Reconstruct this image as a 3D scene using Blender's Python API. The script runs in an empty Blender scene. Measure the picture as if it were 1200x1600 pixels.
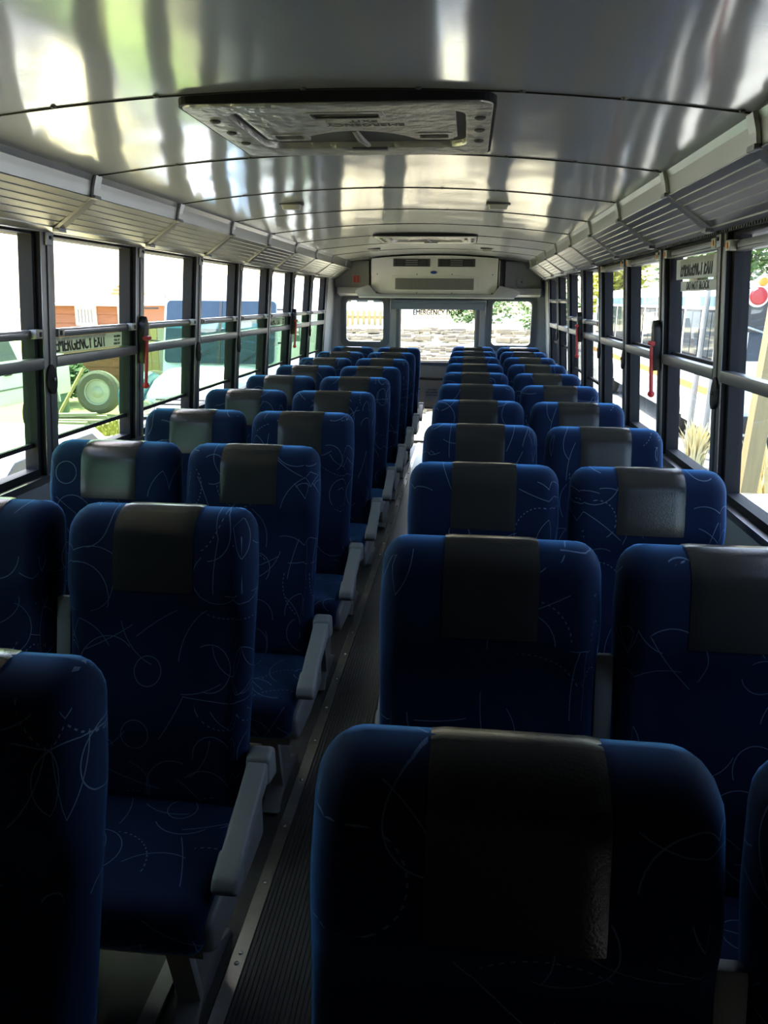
import bpy, bmesh, math, random
from mathutils import Vector, Matrix
random.seed(7)
C = bpy.context.scene.collection
SC = bpy.context.scene
PI = math.pi

# ------------------------------------------------------------------ camera, world, sun, exposure
def cam_basis(yaw, pitch, roll):
    y, p, r = (math.radians(a) for a in (yaw, pitch, roll))
    f = Vector((-math.sin(y)*math.cos(p), math.cos(y)*math.cos(p), -math.sin(p)))
    rt = f.cross(Vector((0, 0, 1))).normalized(); up = rt.cross(f)
    return f, math.cos(r)*rt + math.sin(r)*up, -math.sin(r)*rt + math.cos(r)*up
f_, r_, u_ = cam_basis(5.919, 15.4604, 0.5676)
cd = bpy.data.cameras.new('camera'); cam = bpy.data.objects.new('camera', cd); C.objects.link(cam)
cd.sensor_fit = 'VERTICAL'; cd.sensor_height = 36.0; cd.sensor_width = 27.0; cd.lens = 27.0
cd.clip_start = 0.02; cd.clip_end = 500
m3 = Matrix((r_, u_, -f_)).transposed()
cam.matrix_world = Matrix.Translation((0.3234, 0, 1.5428)) @ m3.to_4x4()
SC.camera = cam

wd = bpy.data.worlds.new('sky'); SC.world = wd; wd.use_nodes = True
wn = wd.node_tree.nodes; wl = wd.node_tree.links
sky = wn.new('ShaderNodeTexSky'); sky.sky_type = 'NISHITA'; sky.sun_disc = False
sky.sun_elevation = math.radians(62); sky.sun_rotation = math.radians(-23)
sky.air_density = 1.0; sky.dust_density = 3.0; sky.ozone_density = 1.0
bgn = wn['Background']; bgn.inputs['Strength'].default_value = 0.36
wl.new(sky.outputs[0], bgn.inputs[0])

sd = bpy.data.lights.new('sun_offscreen', 'SUN'); sd.energy = 7.0; sd.angle = math.radians(0.6); sd.color = (1.0, 0.93, 0.82)
sun = bpy.data.objects.new('sun_offscreen', sd); C.objects.link(sun)
_az = Vector((-0.40, 0.92, 0)).normalized(); _el = math.radians(62)
_dir = -(_az*math.cos(_el) + Vector((0, 0, math.sin(_el))))          # direction the light travels
sun.rotation_euler = _dir.to_track_quat('-Z', 'Y').to_euler()

SC.view_settings.view_transform = 'Standard'; SC.view_settings.look = 'None'
SC.view_settings.gamma = 1.0; SC.view_settings.use_curve_mapping = False
SC.view_settings.exposure = 2.05
SC.cycles.max_bounces = 10; SC.cycles.diffuse_bounces = 4; SC.cycles.glossy_bounces = 5
SC.cycles.transparent_max_bounces = 16; SC.cycles.transmission_bounces = 6
SC.cycles.use_denoising = True; SC.cycles.sample_clamp_indirect = 8.0
SC.cycles.caustics_reflective = False; SC.cycles.caustics_refractive = False

# ------------------------------------------------------------------ materials
MATS = {}
def mat(name, col, rough=0.5, metal=0.0, var=0.12, vscale=6.0, bump=0.0, bscale=60.0, stretch=None, **kw):
    m = bpy.data.materials.new(name); m.use_nodes = True
    nt = m.node_tree; N = nt.nodes; L = nt.links; b = N['Principled BSDF']
    tc = N.new('ShaderNodeTexCoord'); src = tc.outputs['Object']
    if stretch:
        mp = N.new('ShaderNodeMapping'); mp.inputs['Scale'].default_value = stretch
        L.new(src, mp.inputs[0]); src = mp.outputs[0]
    nz = N.new('ShaderNodeTexNoise'); nz.inputs['Scale'].default_value = vscale; nz.inputs['Detail'].default_value = 4
    L.new(src, nz.inputs['Vector'])
    mx = N.new('ShaderNodeMix'); mx.data_type = 'RGBA'
    mx.inputs[6].default_value = [max(0, c*(1-var)) for c in col[:3]] + [1]
    mx.inputs[7].default_value = [min(1, c*(1+var)) for c in col[:3]] + [1]
    L.new(nz.outputs['Fac'], mx.inputs[0]); L.new(mx.outputs[2], b.inputs['Base Color'])
    b.inputs['Roughness'].default_value = rough; b.inputs['Metallic'].default_value = metal
    if bump:
        n2 = N.new('ShaderNodeTexNoise'); n2.inputs['Scale'].default_value = bscale; n2.inputs['Detail'].default_value = 3
        L.new(src, n2.inputs['Vector'])
        bp = N.new('ShaderNodeBump'); bp.inputs['Strength'].default_value = bump; bp.inputs['Distance'].default_value = 0.01
        L.new(n2.outputs['Fac'], bp.inputs['Height']); L.new(bp.outputs[0], b.inputs['Normal'])
    for k, v in kw.items(): b.inputs[k].default_value = v
    MATS[name] = m
    return m

def glass_mat(name, tint, refl=0.9, dirt=0.0):
    m = bpy.data.materials.new(name); m.use_nodes = True
    nt = m.node_tree; N = nt.nodes; L = nt.links
    for n in list(N):
        if n.type == 'BSDF_PRINCIPLED': N.remove(n)
    out = [n for n in N if n.type == 'OUTPUT_MATERIAL'][0]
    tr = N.new('ShaderNodeBsdfTransparent'); tr.inputs[0].default_value = (*tint, 1)
    gl = N.new('ShaderNodeBsdfGlossy'); gl.inputs['Roughness'].default_value = 0.02
    gl.inputs[0].default_value = (refl, refl, refl, 1)
    fr0 = N.new('ShaderNodeFresnel'); fr0.inputs[0].default_value = 1.45
    ge = N.new('ShaderNodeNewGeometry'); inv = N.new('ShaderNodeMath'); inv.operation = 'SUBTRACT'; inv.inputs[0].default_value = 1; L.new(ge.outputs['Backfacing'], inv.inputs[1])
    fr = N.new('ShaderNodeMath'); fr.operation = 'MULTIPLY'; L.new(fr0.outputs[0], fr.inputs[0]); L.new(inv.outputs[0], fr.inputs[1])   # only the entry face mirrors
    mx = N.new('ShaderNodeMixShader'); L.new(fr.outputs[0], mx.inputs[0]); L.new(tr.outputs[0], mx.inputs[1]); L.new(gl.outputs[0], mx.inputs[2])
    last = mx.outputs[0]
    if dirt:
        df = N.new('ShaderNodeBsdfDiffuse'); df.inputs[0].default_value = (.5, .48, .42, 1)
        nz = N.new('ShaderNodeTexNoise'); nz.inputs['Scale'].default_value = 9; nz.inputs['Detail'].default_value = 5
        tc = N.new('ShaderNodeTexCoord'); L.new(tc.outputs['Object'], nz.inputs['Vector'])
        rp = N.new('ShaderNodeMath'); rp.operation = 'MULTIPLY'; rp.inputs[1].default_value = dirt
        L.new(nz.outputs['Fac'], rp.inputs[0])
        m2 = N.new('ShaderNodeMixShader'); L.new(rp.outputs[0], m2.inputs[0]); L.new(last, m2.inputs[1]); L.new(df.outputs[0], m2.inputs[2])
        last = m2.outputs[0]
    L.new(last, out.inputs['Surface']); MATS[name] = m
    return m

def fabric_mat():
    m = bpy.data.materials.new('seat_fabric'); m.use_nodes = True
    nt = m.node_tree; N = nt.nodes; L = nt.links; b = N['Principled BSDF']
    def math_(op, a, bb=None, c=None):
        n = N.new('ShaderNodeMath'); n.operation = op
        for i, v in enumerate((a, bb, c)):
            if v is None: continue
            if isinstance(v, (int, float)): n.inputs[i].default_value = v
            else: L.new(v, n.inputs[i])
        return n.outputs[0]
    uv = N.new('ShaderNodeUVMap'); uv.uv_map = 'UVMap'
    oi = N.new('ShaderNodeObjectInfo')
    # every seat cut from another stretch of the cloth
    off = N.new('ShaderNodeCombineXYZ'); L.new(math_('MULTIPLY', oi.outputs['Random'], 37.0), off.inputs[0]); L.new(math_('MULTIPLY', oi.outputs['Random'], 91.0), off.inputs[1])
    ad = N.new('ShaderNodeVectorMath'); ad.operation = 'ADD'; L.new(uv.outputs[0], ad.inputs[0]); L.new(off.outputs[0], ad.inputs[1])
    total = None
    for i, (sc, w, dots, curv) in enumerate(((6.5, .0010, 0, .05), (7.5, .0009, 0, .11), (5.5, .0009, 0, .5), (5.0, .0013, 1, .09))):
        sh = N.new('ShaderNodeVectorMath'); sh.operation = 'ADD'; L.new(ad.outputs[0], sh.inputs[0]); sh.inputs[1].default_value = (i*3.37, i*5.11, 0)
        vo = N.new('ShaderNodeTexVoronoi'); vo.voronoi_dimensions = '2D'; vo.inputs['Scale'].default_value = sc; vo.inputs['Randomness'].default_value = .8
        L.new(sh.outputs[0], vo.inputs['Vector'])
        sb = N.new('ShaderNodeVectorMath'); sb.operation = 'SUBTRACT'; L.new(sh.outputs[0], sb.inputs[0]); L.new(vo.outputs['Position'], sb.inputs[1])
        cs = N.new('ShaderNodeSeparateColor'); L.new(vo.outputs['Color'], cs.inputs[0])
        ro = N.new('ShaderNodeVectorRotate'); ro.rotation_type = 'Z_AXIS'; L.new(sb.outputs[0], ro.inputs['Vector']); L.new(math_('MULTIPLY', cs.outputs[0], 6.283), ro.inputs['Angle'])
        sp = N.new('ShaderNodeSeparateXYZ'); L.new(ro.outputs[0], sp.inputs[0])
        R = math_('MULTIPLY_ADD', cs.outputs[1], curv, curv*.6)
        yy = math_('SUBTRACT', sp.outputs[1], R)
        d = math_('ABSOLUTE', math_('SUBTRACT', math_('SQRT', math_('ADD', math_('MULTIPLY', sp.outputs[0], sp.outputs[0]), math_('MULTIPLY', yy, yy))), R))
        mk = math_('LESS_THAN', d, w)
        mk = math_('MULTIPLY', mk, math_('LESS_THAN', math_('ABSOLUTE', sp.outputs[0]), .075))
        mk = math_('MULTIPLY', mk, math_('LESS_THAN', sp.outputs[1], .075))
        if dots: mk = math_('MULTIPLY', mk, math_('GREATER_THAN', math_('SINE', math_('MULTIPLY', sp.outputs[0], 520)), .1))
        mk = math_('MULTIPLY', mk, math_('GREATER_THAN', cs.outputs[2], .35))
        total = mk if total is None else math_('MAXIMUM', total, mk)
    nz = N.new('ShaderNodeTexNoise'); nz.inputs['Scale'].default_value = 700; L.new(uv.outputs[0], nz.inputs['Vector'])
    fac = math_('MULTIPLY', total, math_('MULTIPLY_ADD', nz.outputs['Fac'], 1.0, .2))
    mx = N.new('ShaderNodeMix'); mx.data_type = 'RGBA'
    mx.inputs[6].default_value = (.003, .009, .032, 1); mx.inputs[7].default_value = (.13, .18, .26, 1)
    L.new(fac, mx.inputs[0]); L.new(mx.outputs[2], b.inputs['Base Color'])
    b.inputs['Roughness'].default_value = .9; b.inputs['Specular IOR Level'].default_value = .15
    b.inputs['Sheen Weight'].default_value = 1.0; b.inputs['Sheen Roughness'].default_value = .33; b.inputs['Sheen Tint'].default_value = (.13, .42, 1, 1)
    bp = N.new('ShaderNodeBump'); bp.inputs['Strength'].default_value = .15; bp.inputs['Distance'].default_value = .002
    L.new(nz.outputs['Fac'], bp.inputs['Height']); L.new(bp.outputs[0], b.inputs['Normal'])
    MATS['fabric'] = m
fabric_mat()

def ceiling_mat():
    m = bpy.data.materials.new('brushed_aluminium'); m.use_nodes = True
    nt = m.node_tree; N = nt.nodes; L = nt.links; b = N['Principled BSDF']
    tc = N.new('ShaderNodeTexCoord')
    mp = N.new('ShaderNodeMapping'); mp.inputs['Scale'].default_value = (1.6, 1.0, 1); L.new(tc.outputs['Object'], mp.inputs[0])
    n1 = N.new('ShaderNodeTexNoise'); n1.inputs['Scale'].default_value = 2.1; n1.inputs['Detail'].default_value = 1.2; L.new(mp.outputs[0], n1.inputs['Vector'])
    b1 = N.new('ShaderNodeBump'); b1.inputs['Strength'].default_value = .5; b1.inputs['Distance'].default_value = .012; L.new(n1.outputs['Fac'], b1.inputs['Height'])
    mp2 = N.new('ShaderNodeMapping'); mp2.inputs['Scale'].default_value = (6, 220, 6); L.new(tc.outputs['Object'], mp2.inputs[0])
    n2 = N.new('ShaderNodeTexNoise'); n2.inputs['Scale'].default_value = 1.5; n2.inputs['Detail'].default_value = 3; L.new(mp2.outputs[0], n2.inputs['Vector'])
    b2 = N.new('ShaderNodeBump'); b2.inputs['Strength'].default_value = .05; b2.inputs['Distance'].default_value = .002
    L.new(n2.outputs['Fac'], b2.inputs['Height']); L.new(b1.outputs[0], b2.inputs['Normal']); L.new(b2.outputs[0], b.inputs['Normal'])
    n3 = N.new('ShaderNodeTexNoise'); n3.inputs['Scale'].default_value = 4; n3.inputs['Detail'].default_value = 6; L.new(tc.outputs['Object'], n3.inputs['Vector'])
    mr = N.new('ShaderNodeMapRange'); mr.inputs['To Min'].default_value = .06; mr.inputs['To Max'].default_value = .12; L.new(n3.outputs['Fac'], mr.inputs['Value']); L.new(mr.outputs[0], b.inputs['Roughness'])
    mx = N.new('ShaderNodeMix'); mx.data_type = 'RGBA'; mx.inputs[6].default_value = (.78, .785, .775, 1); mx.inputs[7].default_value = (.85, .845, .825, 1)
    L.new(n3.outputs['Fac'], mx.inputs[0]); L.new(mx.outputs[2], b.inputs['Base Color'])
    b.inputs['Metallic'].default_value = 1.0
    p2 = N.new('ShaderNodeBsdfPrincipled'); p2.inputs['Metallic'].default_value = 1.0; p2.inputs['Roughness'].default_value = .52
    L.new(mx.outputs[2], p2.inputs['Base Color']); L.new(b2.outputs[0], p2.inputs['Normal'])
    ms = N.new('ShaderNodeMixShader'); ms.inputs[0].default_value = .38; L.new(b.outputs[0], ms.inputs[1]); L.new(p2.outputs[0], ms.inputs[2])
    L.new(ms.outputs[0], [n for n in N if n.type == 'OUTPUT_MATERIAL'][0].inputs['Surface'])
    MATS['ceil'] = m
ceiling_mat()

mat('vinyl', (.024, .023, .0215), .21, bump=.05, bscale=260, **{'Specular IOR Level': .4})
mat('arm_plastic', (.23, .225, .21), .48, bump=.05, bscale=300)
mat('grey_plastic', (.20, .195, .185), .5)
mat('leg_metal', (.23, .23, .23), .4, .6)
mat('slat_alu', (.55, .55, .54), .32, 1.0, var=.06)
mat('strap_alu', (.55, .55, .55), .36, 1.0, var=.06)
mat('frame_dark', (.016, .017, .021), .6, 0, **{'Specular IOR Level': .1})
mat('frame_grey', (.20, .205, .22), .36, .75, var=.08)
mat('pillar', (.22, .225, .245), .36, .7, var=.1)
mat('rubber', (.012, .012, .012), .6)
mat('white_panel', (.62, .62, .60), .5)
mat('wall_grey', (.28, .29, .31), .55, .2)
mat('rear_grey', (.35, .36, .38), .5)
mat('rear_dark', (.10, .11, .125), .5)
mat('beige', (.55, .47, .36), .6)
mat('ac_white', (.62, .61, .58), .5)
mat('ac_grey', (.30, .30, .30), .5)
mat('ac_dark', (.05, .05, .05), .5)
mat('blue_oval', (.02, .06, .25), .3)
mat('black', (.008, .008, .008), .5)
mat('red', (.42, .015, .02), .4)
mat('red_print', (.6, .03, .04), .5)
mat('orange', (.9, .3, .03), .4)
mat('ink', (.012, .012, .012), .6)
mat('hatch_grey', (.46, .445, .42), .40, .8, bump=.9, bscale=28, var=.35, vscale=18)
mat('hatch_print', (.10, .095, .09), .6)
mat('hatch_dark', (.05, .05, .052), .6)
mat('lamp_grey', (.42, .41, .38), .35)
mat('floor_dark', (.03, .03, .03), .55, bump=.05)
mat('mat_rubber', (.06, .06, .06), .36, var=.2, vscale=14)
mat('rail_alu', (.40, .39, .37), .34, .95, var=.25, vscale=20)
mat('screw', (.5, .5, .5), .25, 1.0)
mat('blind', (.16, .19, .25), .7)
mat('cord', (.6, .58, .52), .7)
mat('roof_white', (.7, .7, .7), .5)
# outdoors
mat('veh_white', (.78, .80, .80), .3, var=.03)
mat('veh_blue', (.06, .17, .26), .35)
mat('veh_glass', (.03, .05, .07), .05, var=.2)
mat('veh_tan', (.50, .26, .06), .4)
mat('tyre', (.035, .034, .032), .8)
mat('tyre_dusty', (.12, .115, .095), .85, bump=.3, bscale=20)
mat('chrome', (.6, .6, .6), .25, 1.0)
mat('hub', (.35, .35, .33), .45, .6)
mat('wood', (.34, .27, .13), .75, var=.25, vscale=3, stretch=(12, 12, 1))
mat('wood_grey', (.30, .29, .26), .8, var=.25, vscale=3, stretch=(12, 12, 1))
mat('siding', (.27, .11, .055), .75, var=.3, vscale=3, stretch=(1, 8, 8))
mat('plaster', (.75, .72, .66), .9)
mat('terracotta', (.55, .24, .10), .8)
mat('leaf_dark', (.035, .085, .02), .6, var=.5)
mat('leaf_mid', (.09, .17, .03), .6, var=.5)
mat('leaf_yellow', (.40, .40, .04), .6, var=.4)
mat('bark', (.12, .09, .06), .9, bump=.5, bscale=20)
mat('dry', (.55, .48, .26), .9, var=.3)
mat('stone', (.27, .23, .17), .9, var=.35)
mat('bank_earth', (.36, .33, .20), .95, var=.25)
mat('grass', (.26, .30, .05), .8, var=.5)
mat('tarp', (.10, .17, .15), .6, var=.2)
glass_mat('glass', (.965, .975, .97))
glass_mat('glass_green', (.73, .88, .69), dirt=.03)
glass_mat('glass_clear', (.955, .97, .96), dirt=.02)

def sticker_mat():
    m = mat('sticker', (.62, .61, .57), .6); nt = m.node_tree; N = nt.nodes; L = nt.links
    out = [n for n in N if n.type == 'OUTPUT_MATERIAL'][0]; tl = N.new('ShaderNodeBsdfTranslucent'); tl.inputs[0].default_value = (.5, .5, .46, 1)
    mx = N.new('ShaderNodeMixShader'); mx.inputs[0].default_value = .45; L.new(N['Principled BSDF'].outputs[0], mx.inputs[1]); L.new(tl.outputs[0], mx.inputs[2]); L.new(mx.outputs[0], out.inputs['Surface'])
sticker_mat()
# ------------------------------------------------------------------ mesh helpers
class MB:
    def __init__(s): s.v = []; s.f = []; s.uv = None
    def quadbox(s, P):          # 8 corners: bottom 4 ccw, top 4 ccw
        n = len(s.v); s.v += [tuple(p) for p in P]
        for f in ((3,2,1,0),(4,5,6,7),(0,1,5,4),(1,2,6,5),(2,3,7,6),(3,0,4,7)): s.f.append(tuple(n+i for i in f))
        return s
    def box(s, x0, x1, y0, y1, z0, z1):
        if x0 > x1: x0, x1 = x1, x0
        return s.quadbox([(x0,y0,z0),(x1,y0,z0),(x1,y1,z0),(x0,y1,z0),(x0,y0,z1),(x1,y0,z1),(x1,y1,z1),(x0,y1,z1)])
    def prism(s, pts, fn, a, b):
        """closed 2-D outline pts extruded between a and b; fn(p, t) -> xyz"""
        n = len(s.v); k = len(pts)
        s.v += [tuple(fn(p, a)) for p in pts] + [tuple(fn(p, b)) for p in pts]
        s.f.append(tuple(n+i for i in reversed(range(k)))); s.f.append(tuple(n+k+i for i in range(k)))
        for i in range(k):
            j = (i+1) % k; s.f.append((n+i, n+j, n+k+j, n+k+i))
        return s
    def ring(s, outer, inner, fn, a, b):
        """frame between two outlines with the same number of points"""
        n = len(s.v); k = len(outer)
        for t in (a, b):
            s.v += [tuple(fn(p, t)) for p in outer] + [tuple(fn(p, t)) for p in inner]
        for i in range(k):
            j = (i+1) % k
            s.f.append((n+j, n+i, n+k+i, n+k+j)); s.f.append((n+2*k+i, n+2*k+j, n+3*k+j, n+3*k+i))
            s.f.append((n+i, n+j, n+2*k+j, n+2*k+i)); s.f.append((n+k+j, n+k+i, n+3*k+i, n+3*k+j))
        return s
    def tube(s, path, r, seg=8, cap=True):
        path = [Vector(p) for p in path]; n0 = len(s.v); rr = r if isinstance(r, (list, tuple)) else [r]*len(path)
        for i, p in enumerate(path):
            d = (path[min(i+1, len(path)-1)] - path[max(i-1, 0)]).normalized()
            a = d.cross(Vector((0,0,1)));
            if a.length < 1e-3: a = d.cross(Vector((1,0,0)))
            a.normalize(); b = d.cross(a)
            for k in range(seg):
                t = 2*PI*k/seg; s.v.append(tuple(p + rr[i]*(math.cos(t)*a + math.sin(t)*b)))
        for i in range(len(path)-1):
            for k in range(seg):
                j = (k+1) % seg; s.f.append((n0+i*seg+k, n0+i*seg+j, n0+(i+1)*seg+j, n0+(i+1)*seg+k))
        if cap:
            s.f.append(tuple(n0+k for k in reversed(range(seg)))); s.f.append(tuple(n0+(len(path)-1)*seg+k for k in range(seg)))
        return s
    def lathe(s, prof, center, axis='Z', seg=20, cap=True):
        """prof: list of (radius, along)"""
        n0 = len(s.v); c = Vector(center)
        ax = {'X': (Vector((0,1,0)), Vector((0,0,1)), Vector((1,0,0))), 'Y': (Vector((0,0,1)), Vector((1,0,0)), Vector((0,1,0))), 'Z': (Vector((1,0,0)), Vector((0,1,0)), Vector((0,0,1)))}[axis]
        for r, h in prof:
            for k in range(seg):
                t = 2*PI*k/seg; s.v.append(tuple(c + ax[2]*h + r*(math.cos(t)*ax[0] + math.sin(t)*ax[1])))
        for i in range(len(prof)-1):
            for k in range(seg):
                j = (k+1) % seg; s.f.append((n0+i*seg+k, n0+i*seg+j, n0+(i+1)*seg+j, n0+(i+1)*seg+k))
        if cap: s.f.append(tuple(n0+k for k in reversed(range(seg)))); s.f.append(tuple(n0+(len(prof)-1)*seg+k for k in range(seg)))
        return s
    def mesh(s, name, m, smooth=False, bevel=0, bseg=2, fix=True):
        me = bpy.data.meshes.new(name); me.from_pydata(s.v, [], s.f); me.update()
        if fix or bevel:
            bm = bmesh.new(); bm.from_mesh(me)
            if bevel:
                bmesh.ops.remove_doubles(bm, verts=bm.verts, dist=1e-5)
                ed = [e for e in bm.edges if len(e.link_faces) == 2 and e.calc_face_angle(0) > .5]
                bmesh.ops.bevel(bm, geom=ed, offset=bevel, segments=bseg, profile=.6, affect='EDGES', clamp_overlap=True)
            bmesh.ops.recalc_face_normals(bm, faces=bm.faces); bm.to_mesh(me); bm.free()
        if smooth or bevel:
            for p in me.polygons: p.use_smooth = True
            try: me.set_sharp_from_angle(angle=math.radians(40))
            except Exception: pass
        if isinstance(m, str): m = MATS[m]
        if m: me.materials.append(m)
        return me
    def build(s, name, m, parent=None, **kw):
        return link(name, s.mesh(name, m, **kw), parent)

def link(name, data, parent=None, loc=None):
    o = bpy.data.objects.new(name, data); C.objects.link(o)
    if parent is not None: o.parent = parent
    if loc is not None: o.location = loc
    return o
def tag(o, label=None, cat=None, group=None, kind=None):
    if label: o['label'] = label
    if cat: o['category'] = cat
    if group: o['group'] = group
    if kind: o['kind'] = kind
    return o
def thing(name, label, cat, loc=(0,0,0), group=None, kind=None):
    return tag(link(name, None, None, loc), label, cat, group, kind)
def copy_tree(o, parent=None):
    c = o.copy(); C.objects.link(c); c.parent = parent
    for ch in list(o.children): copy_tree(ch, c)
    return c
def cut(o, cutters):
    """carve closed shapes out of a part"""
    tmp = []
    for mb in cutters:
        c = mb.build('cutter', None, o.parent); tmp.append(c); md = o.modifiers.new('cut', 'BOOLEAN'); md.operation = 'DIFFERENCE'; md.solver = 'EXACT'; md.object = c
    bpy.context.view_layer.update()
    me = bpy.data.meshes.new_from_object(o.evaluated_get(bpy.context.evaluated_depsgraph_get()))
    o.modifiers.clear(); o.data = me
    for c in tmp: bpy.data.objects.remove(c)
    return o
def rrect(x0, x1, y0, y1, r, seg=5):
    out = []
    for cx, cy, a0 in ((x1-r, y1-r, 0), (x0+r, y1-r, 90), (x0+r, y0+r, 180), (x1-r, y0+r, 270)):
        for i in range(seg+1):
            a = math.radians(a0 + 90*i/seg); out.append((cx + r*math.cos(a), cy + r*math.sin(a)))
    return out
def text_mesh(txt, size, m, sx=1.0, depth=.0006):
    cu = bpy.data.curves.new('t', 'FONT'); cu.body = txt; cu.size = size; cu.align_x = 'CENTER'; cu.align_y = 'CENTER'; cu.extrude = depth; cu.resolution_u = 3
    to = bpy.data.objects.new('t', cu); C.objects.link(to); bpy.context.view_layer.update()
    me = bpy.data.meshes.new_from_object(to.evaluated_get(bpy.context.evaluated_depsgraph_get()))
    bpy.data.objects.remove(to); bpy.data.curves.remove(cu)
    for v in me.vertices: v.co.x *= sx
    bm = bmesh.new()                                                   # three slightly shifted strikes make a bold face
    for k in (-1, 0, 1):
        n0 = len(bm.verts); bm.from_mesh(me); bm.verts.ensure_lookup_table()
        for v in bm.verts[n0:]: v.co.x += k*size*.028; v.co.y += k*size*.010; v.co.z += k*.00006
    bm.to_mesh(me); bm.free()
    me.materials.clear(); me.materials.append(MATS[m]); me.name = 'lettering'
    return me

# ------------------------------------------------------------------ dimensions of the bus
W, TL = 1.15, 0.0815                 # half width at z = 1, lean of the window walls
P0, PW = 2.59, 0.7634                # pillars and roof seams
KMIN, KMAX = -5, 7
YF, YB = P0 + KMIN*PW, 8.5           # light-blocking front wall, rear wall
ZG = 1.752                           # top of the windows
ZS = 0.93                            # bottom of the windows
XE, ZE, ZC = 0.90, 1.922, 1.983      # ceiling edge and crown
pk = lambda k: P0 + k*PW
def wp(side, y, z, d): return (side*(W - TL*(z-1.0) + d), y, z)
def wbox(mb, side, y0, y1, z0, z1, d0, d1):
    P = [wp(side, y0, z0, d0), wp(side, y0, z0, d1), wp(side, y1, z0, d1), wp(side, y1, z0, d0),
         wp(side, y0, z1, d0), wp(side, y0, z1, d1), wp(side, y1, z1, d1), wp(side, y1, z1, d0)]
    return mb.quadbox(P)
zc = lambda x: ZC - (ZC-ZE)*(abs(x)/XE)**2
SIDES = {-1: 'left', 1: 'right'}
VIEW = {-1: 'pickup truck side', 1: 'striped white bus side'}

# ------------------------------------------------------------------ floor
fl = MB().box(-1.2, 1.2, YF-.05, YB+.06, -.06, 0).build('floor', 'floor_dark'); tag(fl, 'dark rubber floor of the bus', kind='structure')
mb = MB()
nr = 26; wr = .30/nr
for i in range(nr): mb.box(-.15+i*wr+.0012, -.15+(i+1)*wr-.0022, YF, YB-.02, -.002, .0065)
mb.box(-.15, .15, YF, YB-.02, -.003, .0025)
mb.build('aisle_mat', 'mat_rubber', fl)
scr = MB().lathe([(.0065, 0), (.0062, .0025), (.004, .0045), (.0012, .0052)], (0,0,0), 'Z', 8).mesh('screw', 'screw', smooth=True)
for sx in (-1, 1):
    ra = MB().quadbox([(sx*.149, YF, 0), (sx*.192, YF, 0), (sx*.192, YB-.02, 0), (sx*.149, YB-.02, 0), (sx*.152, YF, .009), (sx*.188, YF, .006), (sx*.188, YB-.02, .006), (sx*.152, YB-.02, .009)]).build('floor_rail', 'rail_alu', fl)
    y = 1.0
    while y < YB-.1:
        link('screw', scr, ra, (sx*.168, y, .0068)); y += .235
        if 1.4 < y < 1.7 and sx < 0: link('screw', scr, ra, (sx*.170, y-.03, .0068))
    MB().box(sx*.30, sx*.34, YF, YB-.02, 0, .012).build('seat_track', 'leg_metal', fl)

# ------------------------------------------------------------------ ceiling
ce = MB().box(-1.0, 1.0, YF-.05, YB+.06, 2.02, 2.05).build('ceiling', 'roof_white'); tag(ce, 'brushed aluminium panelled ceiling of the bus', kind='structure')
NX = 24
def ceil_panel(y0, y1):
    mb = MB(); ny = 5; n = 0
    for t in (0, .0015):
        for j in range(ny+1):
            y = y0 + (y1-y0)*j/ny
            for i in range(NX+1):
                x = -XE + 2*XE*i/NX; mb.v.append((x, y, zc(x) + t))
    off = (ny+1)*(NX+1)
    for j in range(ny):
        for i in range(NX):
            a = j*(NX+1)+i; mb.f.append((a+NX+1, a+NX+2, a+1, a)); mb.f.append((off+a, off+a+1, off+a+NX+2, off+a+NX+1))
    for j in (0, ny):
        for i in range(NX):
            a = j*(NX+1)+i; mb.f.append((a, a+1, off+a+1, off+a))
    return mb
edges = [YF] + [pk(k) for k in range(KMIN+1, KMAX+1)] + [YB]
riv = MB().lathe([(.007, 0), (.0065, -.003), (.003, -.005)], (0,0,0), 'Z', 8).mesh('rivet', 'ac_dark', smooth=True)
for a, b in zip(edges[:-1], edges[1:]):
    ceil_panel(a+.003, b-.003).build('ceiling_panel', 'ceil', ce, smooth=True, fix=False)
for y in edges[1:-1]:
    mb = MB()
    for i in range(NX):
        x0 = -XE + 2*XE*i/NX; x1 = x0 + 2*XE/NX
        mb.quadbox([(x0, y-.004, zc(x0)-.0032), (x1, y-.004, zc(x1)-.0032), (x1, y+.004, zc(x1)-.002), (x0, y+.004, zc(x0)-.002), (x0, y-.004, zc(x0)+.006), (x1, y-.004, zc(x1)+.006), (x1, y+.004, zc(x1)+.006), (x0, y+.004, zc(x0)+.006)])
    mb.build('seam_bead', 'black', ce)  # black strip stands in for the shadow line where panels lap
    for x in (-.62, -.38, -.05, .2, .42, .63, .87): link('rivet', riv, ce, (x, y-.012, zc(x)-.0003))
# outer roof shoulders keep daylight out
for s in (-1, 1):
    MB().quadbox([(s*.98, YF-.05, 2.02), (s*1.21, YF-.05, 1.74), (s*1.21, YB+.06, 1.74), (s*.98, YB+.06, 2.02), (s*.98, YF-.05, 2.05), (s*1.24, YF-.05, 1.76), (s*1.24, YB+.06, 1.76), (s*.98, YB+.06, 2.05)]).build('roof_shoulder', 'roof_white', ce)

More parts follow.
